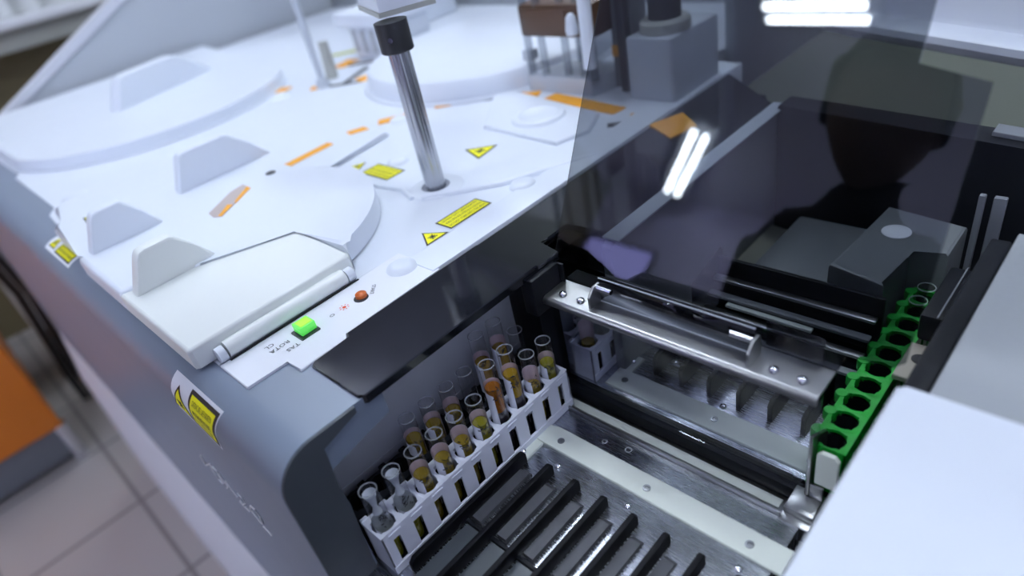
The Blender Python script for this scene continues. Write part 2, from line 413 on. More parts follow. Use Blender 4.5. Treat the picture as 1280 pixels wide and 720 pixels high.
obj('printed_sun', b, M['redink'], ctl)
b = B(); f = rot_map(-.4285, .1685, CSZ, 0)
o_ = [(.0017 * math.cos(k * PI / 8), .0021 * math.sin(k * PI / 8)) for k in range(16)]; i_ = [(.0012 * math.cos(k * PI / 8), .0016 * math.sin(k * PI / 8)) for k in range(16)]
for k in range(16): b.mapped([o_[k], o_[(k + 1) % 16], i_[(k + 1) % 16], i_[k]], f, .0003)
obj('printed_ring', b, M['ink'], ctl)
b = B()
b.text('TAS', .0062, rot_map(-.4235, .1335, CSZ, -PI / 2), 0, 0, .0003)
b.text('ROTA', .0062, rot_map(-.4340, .1305, CSZ, -PI / 2), 0, 0, .0003)
b.text('CL', .0062, rot_map(-.4420, .1215, CSZ, -PI / 2), 0, 0, .0003)
b.text('START', .0048, rot_map(-.4340, .2125, CSZ, -PI / 4), 0, 0, .0003)
obj('printed_text', b, M['ink'], ctl)
# bay liner (left wall of the sample bay) with its bevelled foot
obj('bay_liner', B().prism_x([(.087, -.283), (.312, -.283), (.312, -.384), (.087, -.384)], -.378, -.3705), M['liner'], AN)
obj('liner_foot', B().prism([(-.3705, .088), (-.3700, .088), (-.3700, .30), (-.3705, .30)], -.371, -.3835), M['liner'], AN)
obj('bay_post', B().box(-.372, -.336, .300, .325, -.43, -.29, .002), M['black'], AN)
obj('bay_floor', B().prism([(-.3255, -.05), (-.068, -.05), (-.068, .306), (.40, .306), (.40, .80), (-.50, .80), (-.50, .09), (-.3255, .09)], -.50, -.4325), M['black'], AN)
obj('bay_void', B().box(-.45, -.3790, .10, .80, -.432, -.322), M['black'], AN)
# side wall at the far left and rear wall
obj('side_panel', B().prism_x([(.185, -.283), (1.10, -.283), (1.10, .20), (.95, .20), (.560, -.105)], -1.80, -1.781), M['side'], AN)
obj('side_panel_edge', B().prism_x([(.170, -.277), (.188, -.283), (.563, -.108), (.955, .195), (.945, .21), (.55, -.092)], -1.812, -1.776), M['sidee'], AN)
obj('rear_wall', B().prism([(-1.80, 1.06), (-.43, 1.06), (-.43, .79), (-.415, .79), (-.415, 1.075), (-1.80, 1.075)], -.32, .25), M['side'], AN)
# screw caps on the deck
for x, y in ((-.432, .243), (-.438, .405), (-.630, .395), (-1.10, .50), (-.748, .49), (-1.02, .137)):
    r = .0145 if x > -.9 else .02
    obj('screw_cap', B().lathe(x, y, [(0, DECK + .006), (r * .5, DECK + .0055), (r * .85, DECK + .0035), (r, DECK), (0, DECK)], 24), M['white'], AN)
# seam ridges of the deck mouldings
def ridge(pts, r=.004, m=None): obj('deck_seam', B().pipe([(x, y, DECK + .0005) for x, y in pts], r, 8), m or M['deck'], AN)
ridge([(-.52, .34), (-.46, .40), (-.41, .49)]); ridge([(-.64, .335), (-.56, .345), (-.53, .335)], .003)
# orange guide marks of the tube track, each with its own shape
def mark(p0, p1, w=.012, h=.0012):
    d = Vector((p1[0] - p0[0], p1[1] - p0[1])); n = Vector((-d.y, d.x)).normalized() * w / 2
    b = B().prism([(p0[0] - n.x, p0[1] - n.y), (p1[0] - n.x, p1[1] - n.y), (p1[0] + n.x, p1[1] + n.y), (p0[0] + n.x, p0[1] + n.y)], DECK, DECK + h)
    bmesh.ops.recalc_face_normals(b.bm, faces=b.bm.faces)
    obj('guide_mark', b, M['orange'], AN)
for p0, p1, w in (((-.776, .474), (-.746, .513), .019),
                  ((-.735, .545), (-.703, .576), .017), ((-.661, .596), (-.608, .624), .018), ((-.598, .600), (-.572, .596), .014), ((-.585, .618), (-.46, .598), .022), ((-.436, .585), (-.415, .598), .022),
                  ((-1.235, .527), (-1.20, .527), .02), ((-1.165, .512), (-1.125, .530), .028), ((-1.07, .545), (-1.055, .562), .02), ((-1.135, .645), (-1.145, .69), .03), ((-1.005, .600), (-.985, .655), .03)):
    mark(p0, p1, w)
obj('guide_mark', B().prism([(-.402, .572), (-.360, .548), (-.352, .585), (-.385, .612)], DECK - .001, DECK + .0012), M['orange'], AN)
for p0, p1 in (((-.697, .574), (-.687, .583)), ((-.678, .587), (-.667, .594)), ((-1.02, .58), (-1.06, .66)), ((-1.04, .565), (-.99, .60)), ((-1.12, .66), (-1.02, .74)), ((-.448, .558), (-.425, .575))):
    d = Vector((p1[0] - p0[0], p1[1] - p0[1])); n = Vector((-d.y, d.x)).normalized() * .006
    b = B().prism([(p0[0] - n.x, p0[1] - n.y), (p1[0] - n.x, p1[1] - n.y), (p1[0] + n.x, p1[1] + n.y), (p0[0] + n.x, p0[1] + n.y)], DECK - .001, DECK + .0006)
    bmesh.ops.recalc_face_normals(b.bm, faces=b.bm.faces)
    obj('track_slot', b, M['motor'], AN)
obj('guide_mark', B().prism([(-1.25, .70), (-1.23, .70), (-1.10, .83), (-1.12, .85)], DECK, DECK + .0012), M['yellowgreen'], AN, label='yellow-green guide mark')

# warning stickers -----------------------------------------------------------
def tri_sym(b, cx, cy, s, f, cuts, off):
    """black-edged yellow triangle with a beam burst"""
    T = [(cx - s * .58, cy - s * .5), (cx + s * .58, cy - s * .5), (cx, cy + s * .5)]
    b.mi = 2; b.mapped(T, f, off, cuts)
    c = (cx, cy - s * .17); b.mi = 1; b.mapped([(c[0] + (x - c[0]) * .80, c[1] + (y - c[1]) * .80) for x, y in T], f, off + .00015, cuts)
    b.mi = 2
    for k in range(8):
        a = k * PI / 4 + .2; r1 = s * (.20 if k % 2 else .15); w_ = .22
        b.mapped([c, (c[0] + r1 * math.cos(a - w_), c[1] + r1 * math.sin(a - w_)), (c[0] + r1 * math.cos(a + w_), c[1] + r1 * math.sin(a + w_))], f, off + .0003)
    b.mapped([(c[0] + s * .085 * math.cos(k * PI / 5), c[1] + s * .085 * math.sin(k * PI / 5)) for k in range(10)], f, off + .0003)
LINES = ('CAUTION CLASS 2 LASER RADIATION', 'WHEN OPEN AND INTERLOCKS DEFEATED', 'DO NOT STARE INTO THE BEAM')
def panel(b, u0, u1, v0, v1, bw, f, cuts, off, lines=LINES):
    b.mi = 2; b.mapped([(u0, v0), (u1, v0), (u1, v1), (u0, v1)], f, off, cuts)
    b.mi = 1; b.mapped([(u0 + bw, v0 + bw), (u1 - bw, v0 + bw), (u1 - bw, v1 - bw), (u0 + bw, v1 - bw)], f, off + .00015, cuts)
    b.mi = 2; n = len(lines); H = (v1 - v0 - 2 * bw) / (n + .35)
    for i, l in enumerate(lines):
        b.text(l, H * .85, f, u0 + bw * 2, v1 - bw - H * (i + .98), off + .0003, width=(u1 - u0) - 4 * bw)
MS = [M['paper'], M['yellow'], M['ink']]
def bezel_map(x0, s0, skew=0.0):
    """u along the front of the bezel, v up over its rounded edge"""
    q = PI / 2 * RF
    def f(u, v, o):
        s = s0 - v; x = x0 + u + skew * v
        if s < 0: return (x, YF + RF - s, DECK - .001 + o)
        if s < q:
            a = s / RF; return (x, YF + RF - (RF + o) * math.sin(a), DECK - .001 - RF + (RF + o) * math.cos(a))
        return (x, YF - o, DECK - .001 - RF - (s - q))
    return f
f = bezel_map(-.5195, .066, .45); b = B(); b.mi = 0
b.mapped([(0, 0), (.084, 0), (.084, .045), (0, .045)], f, .0003, 9)
tri_sym(b, .0150, .0205, .033, f, 3, .0005)
panel(b, .0345, .0825, .0030, .0420, .0036, f, 9, .0005)
obj('warning_label', b, MS, AN, label='white and yellow laser warning label wrapped over the rounded front edge')
f = bezel_map(-.908, .019); b = B()
b.mapped([(0, 0), (.100, 0), (.100, .032), (0, .032)], f, .0003, 6)
tri_sym(b, .018, .015, .020, f, 2, .0005)
panel(b, .036, .094, .003, .028, .0022, f, 6, .0005)
obj('warning_label', b, MS, AN, label='laser warning label at the far end of the grey front bezel')
b = B(); panel(b, 0, .054, 0, .0235, .0018, rot_map(-.4425, .3105, DECK, PI / 2), 0, .0004)
obj('warning_label', b, MS, AN, label='long yellow laser label beside the bay rim')
b = B(); tri_sym(b, 0, 0, .0235, rot_map(-.4520, .292, DECK, PI / 2), 0, .0004)
obj('warning_label', b, MS, AN, label='yellow triangle label at the end of the long yellow label')
b = B(); panel(b, 0, .052, 0, .027, .0022, rot_map(-.652, .3545, DECK, 0), 0, .0004)
tri_sym(b, -.021, .014, .020, rot_map(-.652, .3545, DECK, 0), 0, .0004)
obj('warning_label', b, MS, AN, label='yellow laser label between the probe column and the orange marks')
b = B(); tri_sym(b, 0, 0, .034, rot_map(-.547, .458, DECK, -.35), 0, .0004)
obj('warning_label', b, MS, AN, label='lone yellow triangle label behind the probe column')

# silver script on the front face (traced as strokes)
def stroke(pts):
    out = []
    for px, py in pts: out.append((px, py))
    return out
SX = lambda t: -.591 + .122 * t
ST = [[(103, 145), (125, 185), (137, 205), (150, 200), (160, 195)], [(160, 200), (185, 245), (215, 290), (240, 318)], [(175, 210), (200, 240), (235, 295), (245, 315)],
      [(215, 255), (245, 300), (270, 335), (265, 345)], [(255, 300), (290, 350), (330, 400)], [(330, 375), (355, 405), (378, 440), (365, 450), (345, 425)],
      [(345, 420), (375, 460), (405, 490)], [(410, 455), (440, 480), (470, 525), (488, 568), (475, 560), (440, 515), (412, 480), (410, 455)], [(490, 580), (545, 640)]]
FL = 820.0
RM = ((.71494708, .67348281, -.1878073), (.26883555, -.5127573, -.81535722), (-.64542863, .53244798, -.54765046))   # world to lens axes
def on_front(px, py):
    c = ((px - 640) / FL, (py - 360) / FL, 1)
    d = [sum(RM[i][j] * c[i] for i in range(3)) for j in range(3)]
    k = (YF - .0006) / d[1]
    return (d[0] * k, YF - .0006, d[2] * k)
b = B()
for s_ in ST: b.pipe([on_front(230 + x * .2028, 540 + y * .2028) for x, y in s_], .0009, 6)
obj('script_logo', b, M['silverink'], AN, label='silver handwritten-style script lettering')

# hinged cream lid (front right) with a fin handle and hinge bar -------------------------------
def fin_handle(parent, x, y0, y1, zb, h, m, th=.0155):
    """upright grip: steep near end, sloping far end, rounded rims"""
    L = y1 - y0; top = zb + h
    b = B().prism_x([(y0, zb - .001), (y1, zb - .001), (y1 - L * .18, zb + h * .5), (y1 - L * .36, top - h * .05), (y1 - L * .41, top), (y0 + .024, top), (y0 + .0185, top - .0015), (y0 + .015, top - .006)], x - th / 2, x + th / 2, .0022)
    return obj('handle', b, m, parent)
LT = -.2555
lid = obj('hinged_lid', B().prism([(-.6155, .071), (-.468, .071), (-.4655, .074), (-.4655, .2165), (-.470, .2195), (-.5565, .2205), (-.590, .137), (-.602, .098), (-.6165, .0745)], DECK + .0016, LT, .003, 3), M['cream'], AN, label='cream hinged lid with upright grip')
fin_handle(lid, -.600, .079, .156, LT, .036, M['cream'])
hb = obj('hinge_bar', B().prism_x([(0, 0), (.001, 0), (0, .001)], 0, .001), M['cream'], AN)
bmh = bmesh.new(); bmh.from_mesh(hb.data); bmh.clear()
h = B(); h.cyl((-.4595, .094, DECK + .0075), (-.4595, .203, DECK + .0075), .0068, seg=18); h.box(-.4665, -.4625, .097, .200, DECK + .002, DECK + .0125, .001)
for v in h.bm.verts: v.co -= ORG[AN.name]
h.bm.to_mesh(hb.data); h.bm.free(); bmh.free()
hb.data.polygons.foreach_set('use_smooth', [True] * len(hb.data.polygons)); hb.data.set_sharp_from_angle(angle=.7)
for y0, y1 in ((.0865, .0925), (.2045, .2115)):
    obj('hinge_knuckle', B().cyl((-.4595, y0, DECK + .0065), (-.4595, y1, DECK + .0065), .0062, seg=18), M['white'], AN)
obj('hinge_gap', B().box(-.4545, -.4525, .092, .212, DECK - .002, DECK + .0016), M['ink'], AN)

# pentagonal wash plate with its bump
wp = obj('wash_plate', B().prism([(-.596, .505), (-.470, .494), (-.455, .535), (-.475, .58), (-.69, .625)][::1], DECK, DECK + .005, .003, 3), M['deck'], AN)
obj('wash_bump', B().lathe(-.540, .545, [(.034, DECK + .0045), (.031, DECK + .009), (.024, DECK + .0105), (.019, DECK + .008), (0, DECK + .0065)], 28), M['deck'], wp)

# dark gloss sliding plate along the bay, then right-hand body covers
cp = thing('sliding_cover_plate', 'glossy black sliding cover plate along the right edge of the white deck', 'cover', (-.36, .4, DECK))
obj('plate', B().prism([(-.3305, .124), (-.3265, .128), (-.3265, .30), (-.3975, .30), (-.3975, .162), (-.3912, .160), (-.3912, .128), (-.3880, .124)], DECK - .006, DECK + .0012, .0008, 1), M['blackgloss'], cp)
obj('rear_plate', B().prism([(-.3985, .3005), (-.3265, .3005), (-.3265, .325), (-.3495, .330), (-.3495, .364), (-.3085, .368), (-.3050, .66), (-.3985, .74)], DECK - .008, DECK - .0005), M['blackgloss'], cp)
obj('slide_rail', B().box(-.392, -.332, .1195, .1245, DECK - .012, DECK - .003, .0008), M['black'], cp)

# ================================================================== COVERS LYING ON THE DECK
rc = thing('rotor_cover', 'white cover with rounded right end and two upright grips behind the cream lid', 'cover', (-.70, .2, DECK))
RT = -.2535
cc = (-.640, .171); rr = .164
poly = [(-.6172, .071), (-.6028, .098), (-.5907, .137), (-.5570, .2212), (-.470, .2203)] + arc(cc[0], cc[1], rr, 20, 91, 16) + [(-.690, .308), (-.700, .300), (-.955, .300), (-.955, .110), (-.940, .098), (-.880, .098), (-.870, .080), (-.745, .079), (-.742, .0715)]
obj('lid_shell', B().prism(poly, DECK + .0016, RT, .0055, 3), M['deck'], rc)
fin_handle(rc, -.7385, .083, .158, RT, .038, M['white']); fin_handle(rc, -.797, .200, .322, RT, .042, M['white'], .017)
for q in ([(-.757, .310), (-.762, .391), (-.776, .391), (-.771, .310)], [(-.766, .421), (-.754, .444), (-.771, .447), (-.781, .425)]):
    bb = B().prism(q, DECK + .0050, DECK + .0064); bmesh.ops.recalc_face_normals(bb.bm, faces=bb.bm.faces); obj('guide_mark', bb, M['orange'], rc, label='orange guide mark')
obj('sight_hole', B().lathe(-.722, .283, [(0, RT + .0004), (.006, RT + .0004), (.006, RT - .0003), (0, RT - .0003)], 16), M['motor'], rc)
obj('rear_apron', B().prism([(-.668, .28), (-.703, .346), (-.714, .446), (-.99, .468), (-1.01, .455), (-1.01, .22), (-.955, .16)], DECK + .0012, DECK + .0055, .004, 4), M['deck'], rc)
b = B().prism([(-.676, .190), (-.668, .196), (-.706, .248), (-.727, .250), (-.722, .232), (-.692, .192)], RT - .0005, RT + .0005); obj('sight_slot', b, M['tan'], rc)
for q in ([(-.672, .194), (-.668, .196), (-.683, .216), (-.690, .213)], [(-.690, .222), (-.684, .219), (-.706, .2485), (-.714, .2485)]):
    bb = B().prism(q, RT - .0003, RT + .0010); bmesh.ops.recalc_face_normals(bb.bm, faces=bb.bm.faces); obj('sight_mark', bb, M['orange'], rc)
b = B(); tri_sym(b, 0, 0, .028, rot_map(-.838, .122, RT, -.1), 0, .0004)
obj('warning_label', b, MS, rc, label='small yellow warning triangle near the front grip')

fc = thing('round_cover', 'big rounded white cover with an upright grip at the far left end of the deck', 'cover', (-1.45, .36, DECK))
pl_ = [(-1.76, .130)] + arc(-1.335, .365, .242, -82, 62, 26) + [(-1.42, .62), (-1.76, .66)]
obj('cover_flange', B().prism([(-1.76, .126)] + arc(-1.335, .365, .247, -82, 62, 30) + [(-1.42, .63), (-1.76, .67)], DECK + .0004, DECK + .0035, .001, 1), M['deck'], fc)
obj('cover_dome', B().prism(pl_, DECK + .0035, DECK + .019, .007, 5), M['deck'], fc)
h = B().prism_x([(0, -.001), (.235, -.001), (.215, .014), (.165, .050), (.155, .053), (.042, .053), (.033, .050), (.028, .042)], -.014, .014, .004)
h.xform(Matrix.Translation((-1.372, .312, DECK + .0188)) @ Matrix.Rotation(math.radians(19), 4, 'Z')); obj('handle', h, M['white'], fc)

dc = thing('round_cover', 'flat white disc cover at the back of the deck behind the probe column', 'cover', (-.80, .73, DECK))
obj('disc', B().lathe(-.815, .738, [(0, DECK + .032), (.185, DECK + .032), (.196, DECK + .029), (.201, DECK + .022), (.203, DECK + .004), (.203, DECK + .0005), (0, DECK + .0005)], 56), M['deck'], dc)
obj('foot_ring', B().lathe(-.815, .738, [(.2105, DECK + .0004), (.2095, DECK + .003), (.207, DECK + .004), (.2032, DECK + .004), (.2032, DECK + .0004)], 56, closed=True), M['deck'], dc)

# ================================================================== PROBE COLUMN, NEEDLE STATION, REAR UNITS
pc = thing('probe_column', 'fluted steel probe column with black collar and white arm head', 'probe', (-.527, .365, DECK))
fl = lambda t: 1 - .045 * (1 if math.cos(12 * t) > .35 else 0)
obj('column', B().lathe(-.527, .3655, [(.0105, DECK), (.0105, -.131)], 72, wob=fl), M['rod'], pc, ang=20)
obj('base_ring', B().lathe(-.527, .3655, [(.0112, DECK + .0003), (.0150, DECK + .0003), (.0148, DECK + .0012), (.0112, DECK + .0014)], 32, closed=True), M['groove'], pc)
obj('mount_boss', B().lathe(-.527, .3655, [(.0152, DECK + .0002), (.030, DECK + .0002), (.027, DECK + .0022), (.0152, DECK + .0026)], 32, closed=True), M['deck'], pc)
obj('collar', B().lathe(-.527, .3655, [(0, -.134), (.0145, -.134), (.0155, -.133), (.0155, -.107), (0, -.107)], 32), M['motor'], pc)
obj('set_screw', B().cyl((-.5165, .3535, -.1205), (-.5145, .3512, -.1205), .0024, seg=12), M['chrome'], pc)
b = B().prism([(-.610, .392), (-.536, .363), (-.516, .412), (-.590, .441)], -.100, .02, .003, 2); obj('arm_head', b, M['white'], pc)
b = B().prism([(-.611, .391), (-.536, .3615), (-.514, .412), (-.589, .442)], -.1045, -.1003); obj('head_rim', b, M['sill'], pc)

ns = thing('needle_station', 'brown block on clear glass rods standing at the back of the deck', 'instrument', (-.575, .66, DECK))
obj('base_tray', B().prism([(-.632, .632), (-.525, .632), (-.505, .70), (-.612, .70)], DECK, DECK + .022, .002, 2), M['boxgrey'], ns)
obj('block', B().box(-.632, -.512, .632, .70, -.204, -.164, .004), M['brown'], ns)
obj('block_face', B().box(-.622, -.552, .6300, .6325, -.198, -.170, .001), M['brown'], ns)
obj('top_plate', B().box(-.640, -.505, .690, .705, -.1635, -.158, .001), M['sill'], ns)
for x, y in ((-.626, .637), (-.602, .637), (-.566, .640), (-.540, .640), (-.522, .637), (-.585, .69), (-.52, .69)):
    obj('glass_rod', B().cyl((x, y, DECK + .02), (x, y, -.05), .0052, seg=14), M['glassrod'], ns)
obj('cap_nut', B().lathe(-.536, .622, [(0, -.196), (.007, -.196), (.008, -.19), (.006, -.176), (.003, -.172), (0, -.172)], 16), M['white'], ns)
obj('tube_guide', B().cyl((-.515, .622, -.235), (-.513, .622, -.13), .008, seg=16), M['white'], ns)
obj('side_wing', B().box(-.650, -.6325, .645, .66, -.240, -.226, .002), M['boxgrey'], ns)

tb = thing('tower_bracket', 'dark grey metal tower between the brown needle block and the motor box', 'bracket', (-.50, .68, DECK))
obj('column', B().box(-.515, -.483, .668, .70, DECK, -.05, .002), M['cabgrey'], tb)
obj('cover', B().box(-.497, -.485, .655, .6675, DECK, -.09, .001), M['motor'], tb)
obj('guide_mark', B().box(-.514, -.505, .6655, .6675, -.235, -.222), M['orange'], tb)

mb = thing('motor_box', 'grey box with a dark motor on top behind the smoked cover', 'instrument', (-.44, .69, DECK))
obj('housing', B().prism(rrect(-.474, -.411, .638, .742, .006), DECK, -.203, .004, 2), M['boxgrey'], mb)
obj('motor_base', B().lathe(-.440, .672, [(0, -.189), (.026, -.189), (.029, -.192), (.029, -.203), (0, -.203)], 28), M['sill'], mb)
obj('motor', B().lathe(-.440, .672, [(0, -.150), (.016, -.150), (.018, -.153), (.019, -.189), (0, -.189)], 28), M['motor'], mb)
obj('hose', B().pipe([(-.440, .672, -.151), (-.441, .673, -.11), (-.435, .69, -.06), (-.42, .72, 0)], .004, 8), M['sill'], mb)

rb = thing('reagent_block', 'white slotted reagent block among orange marks at the back left of the deck', 'instrument', (-1.0, .66, DECK))
obj('body', B().box(-1.15, -1.030, .70, .80, DECK, -.215, .004), M['white'], rb)
obj('top', B().box(-1.17, -1.022, .685, .81, -.214, -.190, .004), M['white'], rb)
for k in range(4): obj('slot', B().box(-1.142 + k * .029, -1.126 + k * .029, .698, .7005, -.262, -.222, .0008), M['side'], rb)
obj('clamp', B().box(-1.0295, -1.008, .69, .72, -.236, -.2145, .002), M['black'], rb)
pr = thing('probe_rod', 'thin grey probe rod with a dark foot beside the white reagent block', 'probe', (-1.06, .565, DECK))
obj('rod', B().cyl((-1.055, .562, DECK), (-1.085, .58, -.02), .0055, .007, seg=14), M['boxgrey'], pr)
obj('foot', B().lathe(-1.055, .562, [(0, DECK + .014), (.010, DECK + .013), (.014, DECK), (0, DECK)], 18), M['boxgrey'], pr)
obj('sleeve', B().cyl((-1.084, .60, DECK), (-1.088, .605, DECK + .062), .011, .009, seg=14), M['sill'], pr)
bk = thing('arm_unit', 'white blocky arm unit at the rear left of the deck', 'instrument', (-1.3, .95, DECK))
obj('foot', B().box(-1.36, -1.20, .87, 1.02, DECK, -.16, .006), M['white'], bk)
obj('mast', B().box(-1.33, -1.26, .90, .98, -.16, .08, .006), M['white'], bk)
obj('hose', B().pipe([(-1.24, .86, DECK + .006), (-1.18, .82, DECK + .03), (-1.16, .80, DECK + .006)], .008, 8), M['sill'], bk)

# ================================================================== SAMPLE DRAWER (front) AND REAR DRAWER
FZP = -.412
def pan_screw(parent, x, y, z, r=.0030, m='chrome'):
    b = B().lathe(x, y, [(0, z + r * .75), (r * .45, z + r * .7), (r * .85, z + r * .45), (r, z), (0, z)], 18)
    o = obj('screw', b, M[m], parent)
    return o
def flush_screw(parent, x, y, z, r=.0030):
    b = B().lathe(x, y, [(0, z + .0001), (r * .35, z + .0001), (r * .5, z + .0007), (r, z + .0006), (r * 1.05, z), (0, z)], 18)
    return obj('screw', b, M['dull'], parent, label='dull countersunk screw')
dr = thing('sample_loading_tray', 'metal sample loading tray with black fins in front of the hinge bar', 'drawer', (-.2, .15, -.43))
obj('floor_plate', B().box(-.345, -.104, -.02, .2855, -.4325, FZP, .0006), M['steelp'], dr)
obj('front_lip', B().box(-.309, -.118, .2858, .2876, -.431, -.4085, .0005), M['steel'], dr)
obj('slide_strip', B().prism([(-.311, .2435), (-.098, .2435), (-.098, .2645), (-.299, .2645), (-.3045, .262), (-.3115, .262), (-.3115, .244)], FZP, FZP + .0022, .0006, 1), M['ivory'], dr)
obj('slide_tab', B().prism(rrect(-.316, -.300, .214, .2432, .0012), FZP, FZP + .0022, .0006, 1), M['ivory'], dr)
flush_screw(dr, -.2885, .2525, FZP + .0022); flush_screw(dr, -.2045, .2525, FZP + .0022); flush_screw(dr, -.1235, .2525, FZP + .0022)
pan_screw(dr, -.308, .226, FZP + .0022, .0034)
for x, y in ((-.2080, .2325), (-.1215, .2335), (-.112, .10), (-.275, .232)): pan_screw(dr, x, y, FZP)
FX = [-.3005 + .0265 * k for k in range(8)]
def fin(parent, x, y0, y1, zt, zb, th=.0042):
    L = .010
    return obj('fin', B().prism_x([(y0, zb), (y1, zb), (y1, zt - .003), (y1 - .002, zt - .0005), (y1 - .004, zt), (y0 + .004, zt), (y0, zt - .004)], x - th / 2, x + th / 2, .0008), M['fin'], parent)
for k, x in enumerate(FX):
    if k == 0: fin(dr, x, .099, .2215, -.399, FZP)
    else: fin(dr, x, -.015, .2245, -.399, FZP)
for k, x in enumerate(FX[:-1]):
    obj('cross_bar', B().box(x + .0022, x + .0243, .1505, .1535, FZP, FZP + .0035, .0005), M['black'], dr)
    obj('lane_ramp', B().prism_x([(-.015, FZP + .0001), (.1500, FZP + .0001), (.1500, FZP + .0016), (-.015, FZP + .0016)], x + .004, x + .0225), M['endgrey'], dr)
    b = B().prism_x([(.156, FZP + .0001), (.214, FZP + .0001), (.210, FZP + .004), (.156, FZP + .0045)], x + .0045, x + .0135); obj('lane_guide', b, M['laneguide'], dr)

# recess between the drawers
gp = thing('drawer_gap_tray', 'narrow recessed metal channel between the two drawers', 'tray', (-.2, .30, -.4325))
obj('channel', B().box(-.345, -.115, .2880, .3115, -.4322, -.424, .0005), M['steel'], gp)
obj('pale_strip', B().box(-.335, -.125, .299, .3070, -.424, -.4225, .0004), M['ivory'], gp)
obj('black_slot', B().box(-.36, -.112, .3118, .3205, -.4322, -.4125, .0003), M['black'], gp)
obj('silver_lip', B().box(-.355, -.125, .3206, .3222, -.431, -.4085, .0003), M['chrome'], gp)
obj('end_plate', B().box(-.1185, -.098, .283, .2955, -.425, -.411, .0008), M['steel'], gp)
rd = thing('rear_loading_tray', 'rear metal loading tray with black fins beyond the hinge bar', 'drawer', (-.2, .37, -.43))
obj('floor_plate', B().box(-.36, -.108, .3226, .45, -.4325, FZP, .0005), M['steelp'], rd)
obj('slide_strip', B().prism([(-.300, .329), (-.112, .329), (-.112, .3515), (-.2875, .3515), (-.2875, .3735), (-.300, .3735)], FZP, FZP + .0022, .0006, 1), M['ivory'], rd)
for x in (-.286, -.198, -.120): flush_screw(rd, x, .340, FZP + .0022)
pan_screw(rd, -.294, .364, FZP + .0022, .0034)
for x, y in ((-.200, .358), (-.121, .358), (-.268, .40), (-.250, .412), (-.262, .385)): pan_screw(rd, x, y, FZP)
for k in range(7): fin(rd, -.268 + .0265 * k, .361, .445, -.391, FZP)

# ================================================================== HINGE BAR AND COVERS
hb2 = thing('cover_hinge_bar', 'brushed steel bar across the bay carrying the smoked cover', 'bar', (-.21, .30, -.30))
bp = [(.2925, -.3035)] + [(.2925 + .0045 - .0045 * math.cos(math.radians(a)), -.3035 + .0045 * math.sin(math.radians(a))) for a in range(0, 91, 15)] + [(.3215, -.2990), (.3215, -.3012), (.2975, -.3012), (.2950, -.3035), (.2950, -.3048), (.2925, -.3048)]
obj('bar', B().prism_x(bp, -.3205, -.1035), M['steel'], hb2, ang=30)
for x in (-.3075, -.2895, -.1345, -.1165):
    o = pan_screw(hb2, x, .3035, -.2985, .0034)
for x in (-.2765, -.1495):
    obj('hinge_bracket', B().prism_x([(.2985, -.2990), (.3150, -.2990), (.3150, -.2845), (.3125, -.2822), (.3050, -.2822), (.2985, -.2890)], x - .0011, x + .0011, .0004), M['steel'], hb2)
for x0, x1 in ((-.277, -.262), (-.166, -.149)):
    obj('hinge_pin', B().cyl((x0, .3085, -.2845), (x1, .3085, -.2845), .0023, seg=14), M['chrome'], hb2)
obj('end_block', B().box(-.3355, -.3210, .285, .318, -.315, -.280, .002), M['black'], hb2)
obj('end_plate', B().box(-.3355, -.3180, .3185, .3205, -.312, -.282, .0005), M['black'], hb2)
for x, z in ((-.333, -.287), (-.326, -.292), (-.334, -.298)): obj('bolt', B().cyl((x, .3184, z), (x, .3165, z), .0022, seg=12), M['chrome'], hb2)

sc = thing('smoked_cover', 'large open smoked acrylic cover leaning back over the rear bay', 'cover', (-.21, .34, -.295))
LA = math.radians(28.6)
def on_cover(x, t, o=0.0):
    """t up the leaning sheet from its foot, o out of it towards the front"""
    return (x, .338 + t * math.sin(LA) - o * math.cos(LA), -.298 + t * math.cos(LA) + o * math.sin(LA))
shp = [(-.3455, .004), (-.079, .0), (-.072, .006), (-.072, .167), (-.110, .175), (-.112, .42), (-.3455, .42)]
b = B(); A_ = [b.bm.verts.new(on_cover(x, t, .0015)) for x, t in shp]; C_ = [b.bm.verts.new(on_cover(x, t, -.0015)) for x, t in shp]
b.bm.faces.new(A_); b.bm.faces.new(C_[::-1])
for i in range(len(shp)): b.bm.faces.new((A_[i], C_[i], C_[(i + 1) % len(shp)], A_[(i + 1) % len(shp)]))
bmesh.ops.recalc_face_normals(b.bm, faces=b.bm.faces)
obj('acrylic_sheet', b, M['smoked'], sc, label='large smoked clear sheet')
obj('hinge_strip', B().prism_x([(.3115, -.2985), (.3145, -.2985), (.3145, -.2805), (.3310, -.2955), (.3330, -.2935), (.3150, -.2770), (.3115, -.2770)], -.2752, -.1508), M['smokeddk'], sc, label='dark folded acrylic hinge strip')
obj('hinge_strip', B().prism_x([(.3220, -.2972), (.3245, -.2972), (.3245, -.2790), (.3230, -.2775), (.3220, -.2780)], -.1488, -.1120, .0006), M['smokeddk'], sc, label='dark upright acrylic plate right of the hinge')
for y, z in ((.3112, -.2771), (.3112, -.2983), (.3333, -.2936)):
    obj('edge_highlight', B().box(-.2752, -.1508, y - .0003, y + .0003, z - .0004, z + .0004), M['boxgrey'], sc)  # pale slivers painted as highlights along the hinge strip's edges
obj('foot_rail', B().prism_x([(.3225, -.3000), (.3360, -.3000), (.3360, -.2975), (.3225, -.2975)], -.3190, -.1035), M['smokeddk'], sc)

cs = obj('splash_shield', B().box(-.345, -.108, .3150, .3165, -.4120, -.3015), M['clear']); tag(cs, 'clear upright splash shield standing in the black slot under the hinge bar', 'shield')

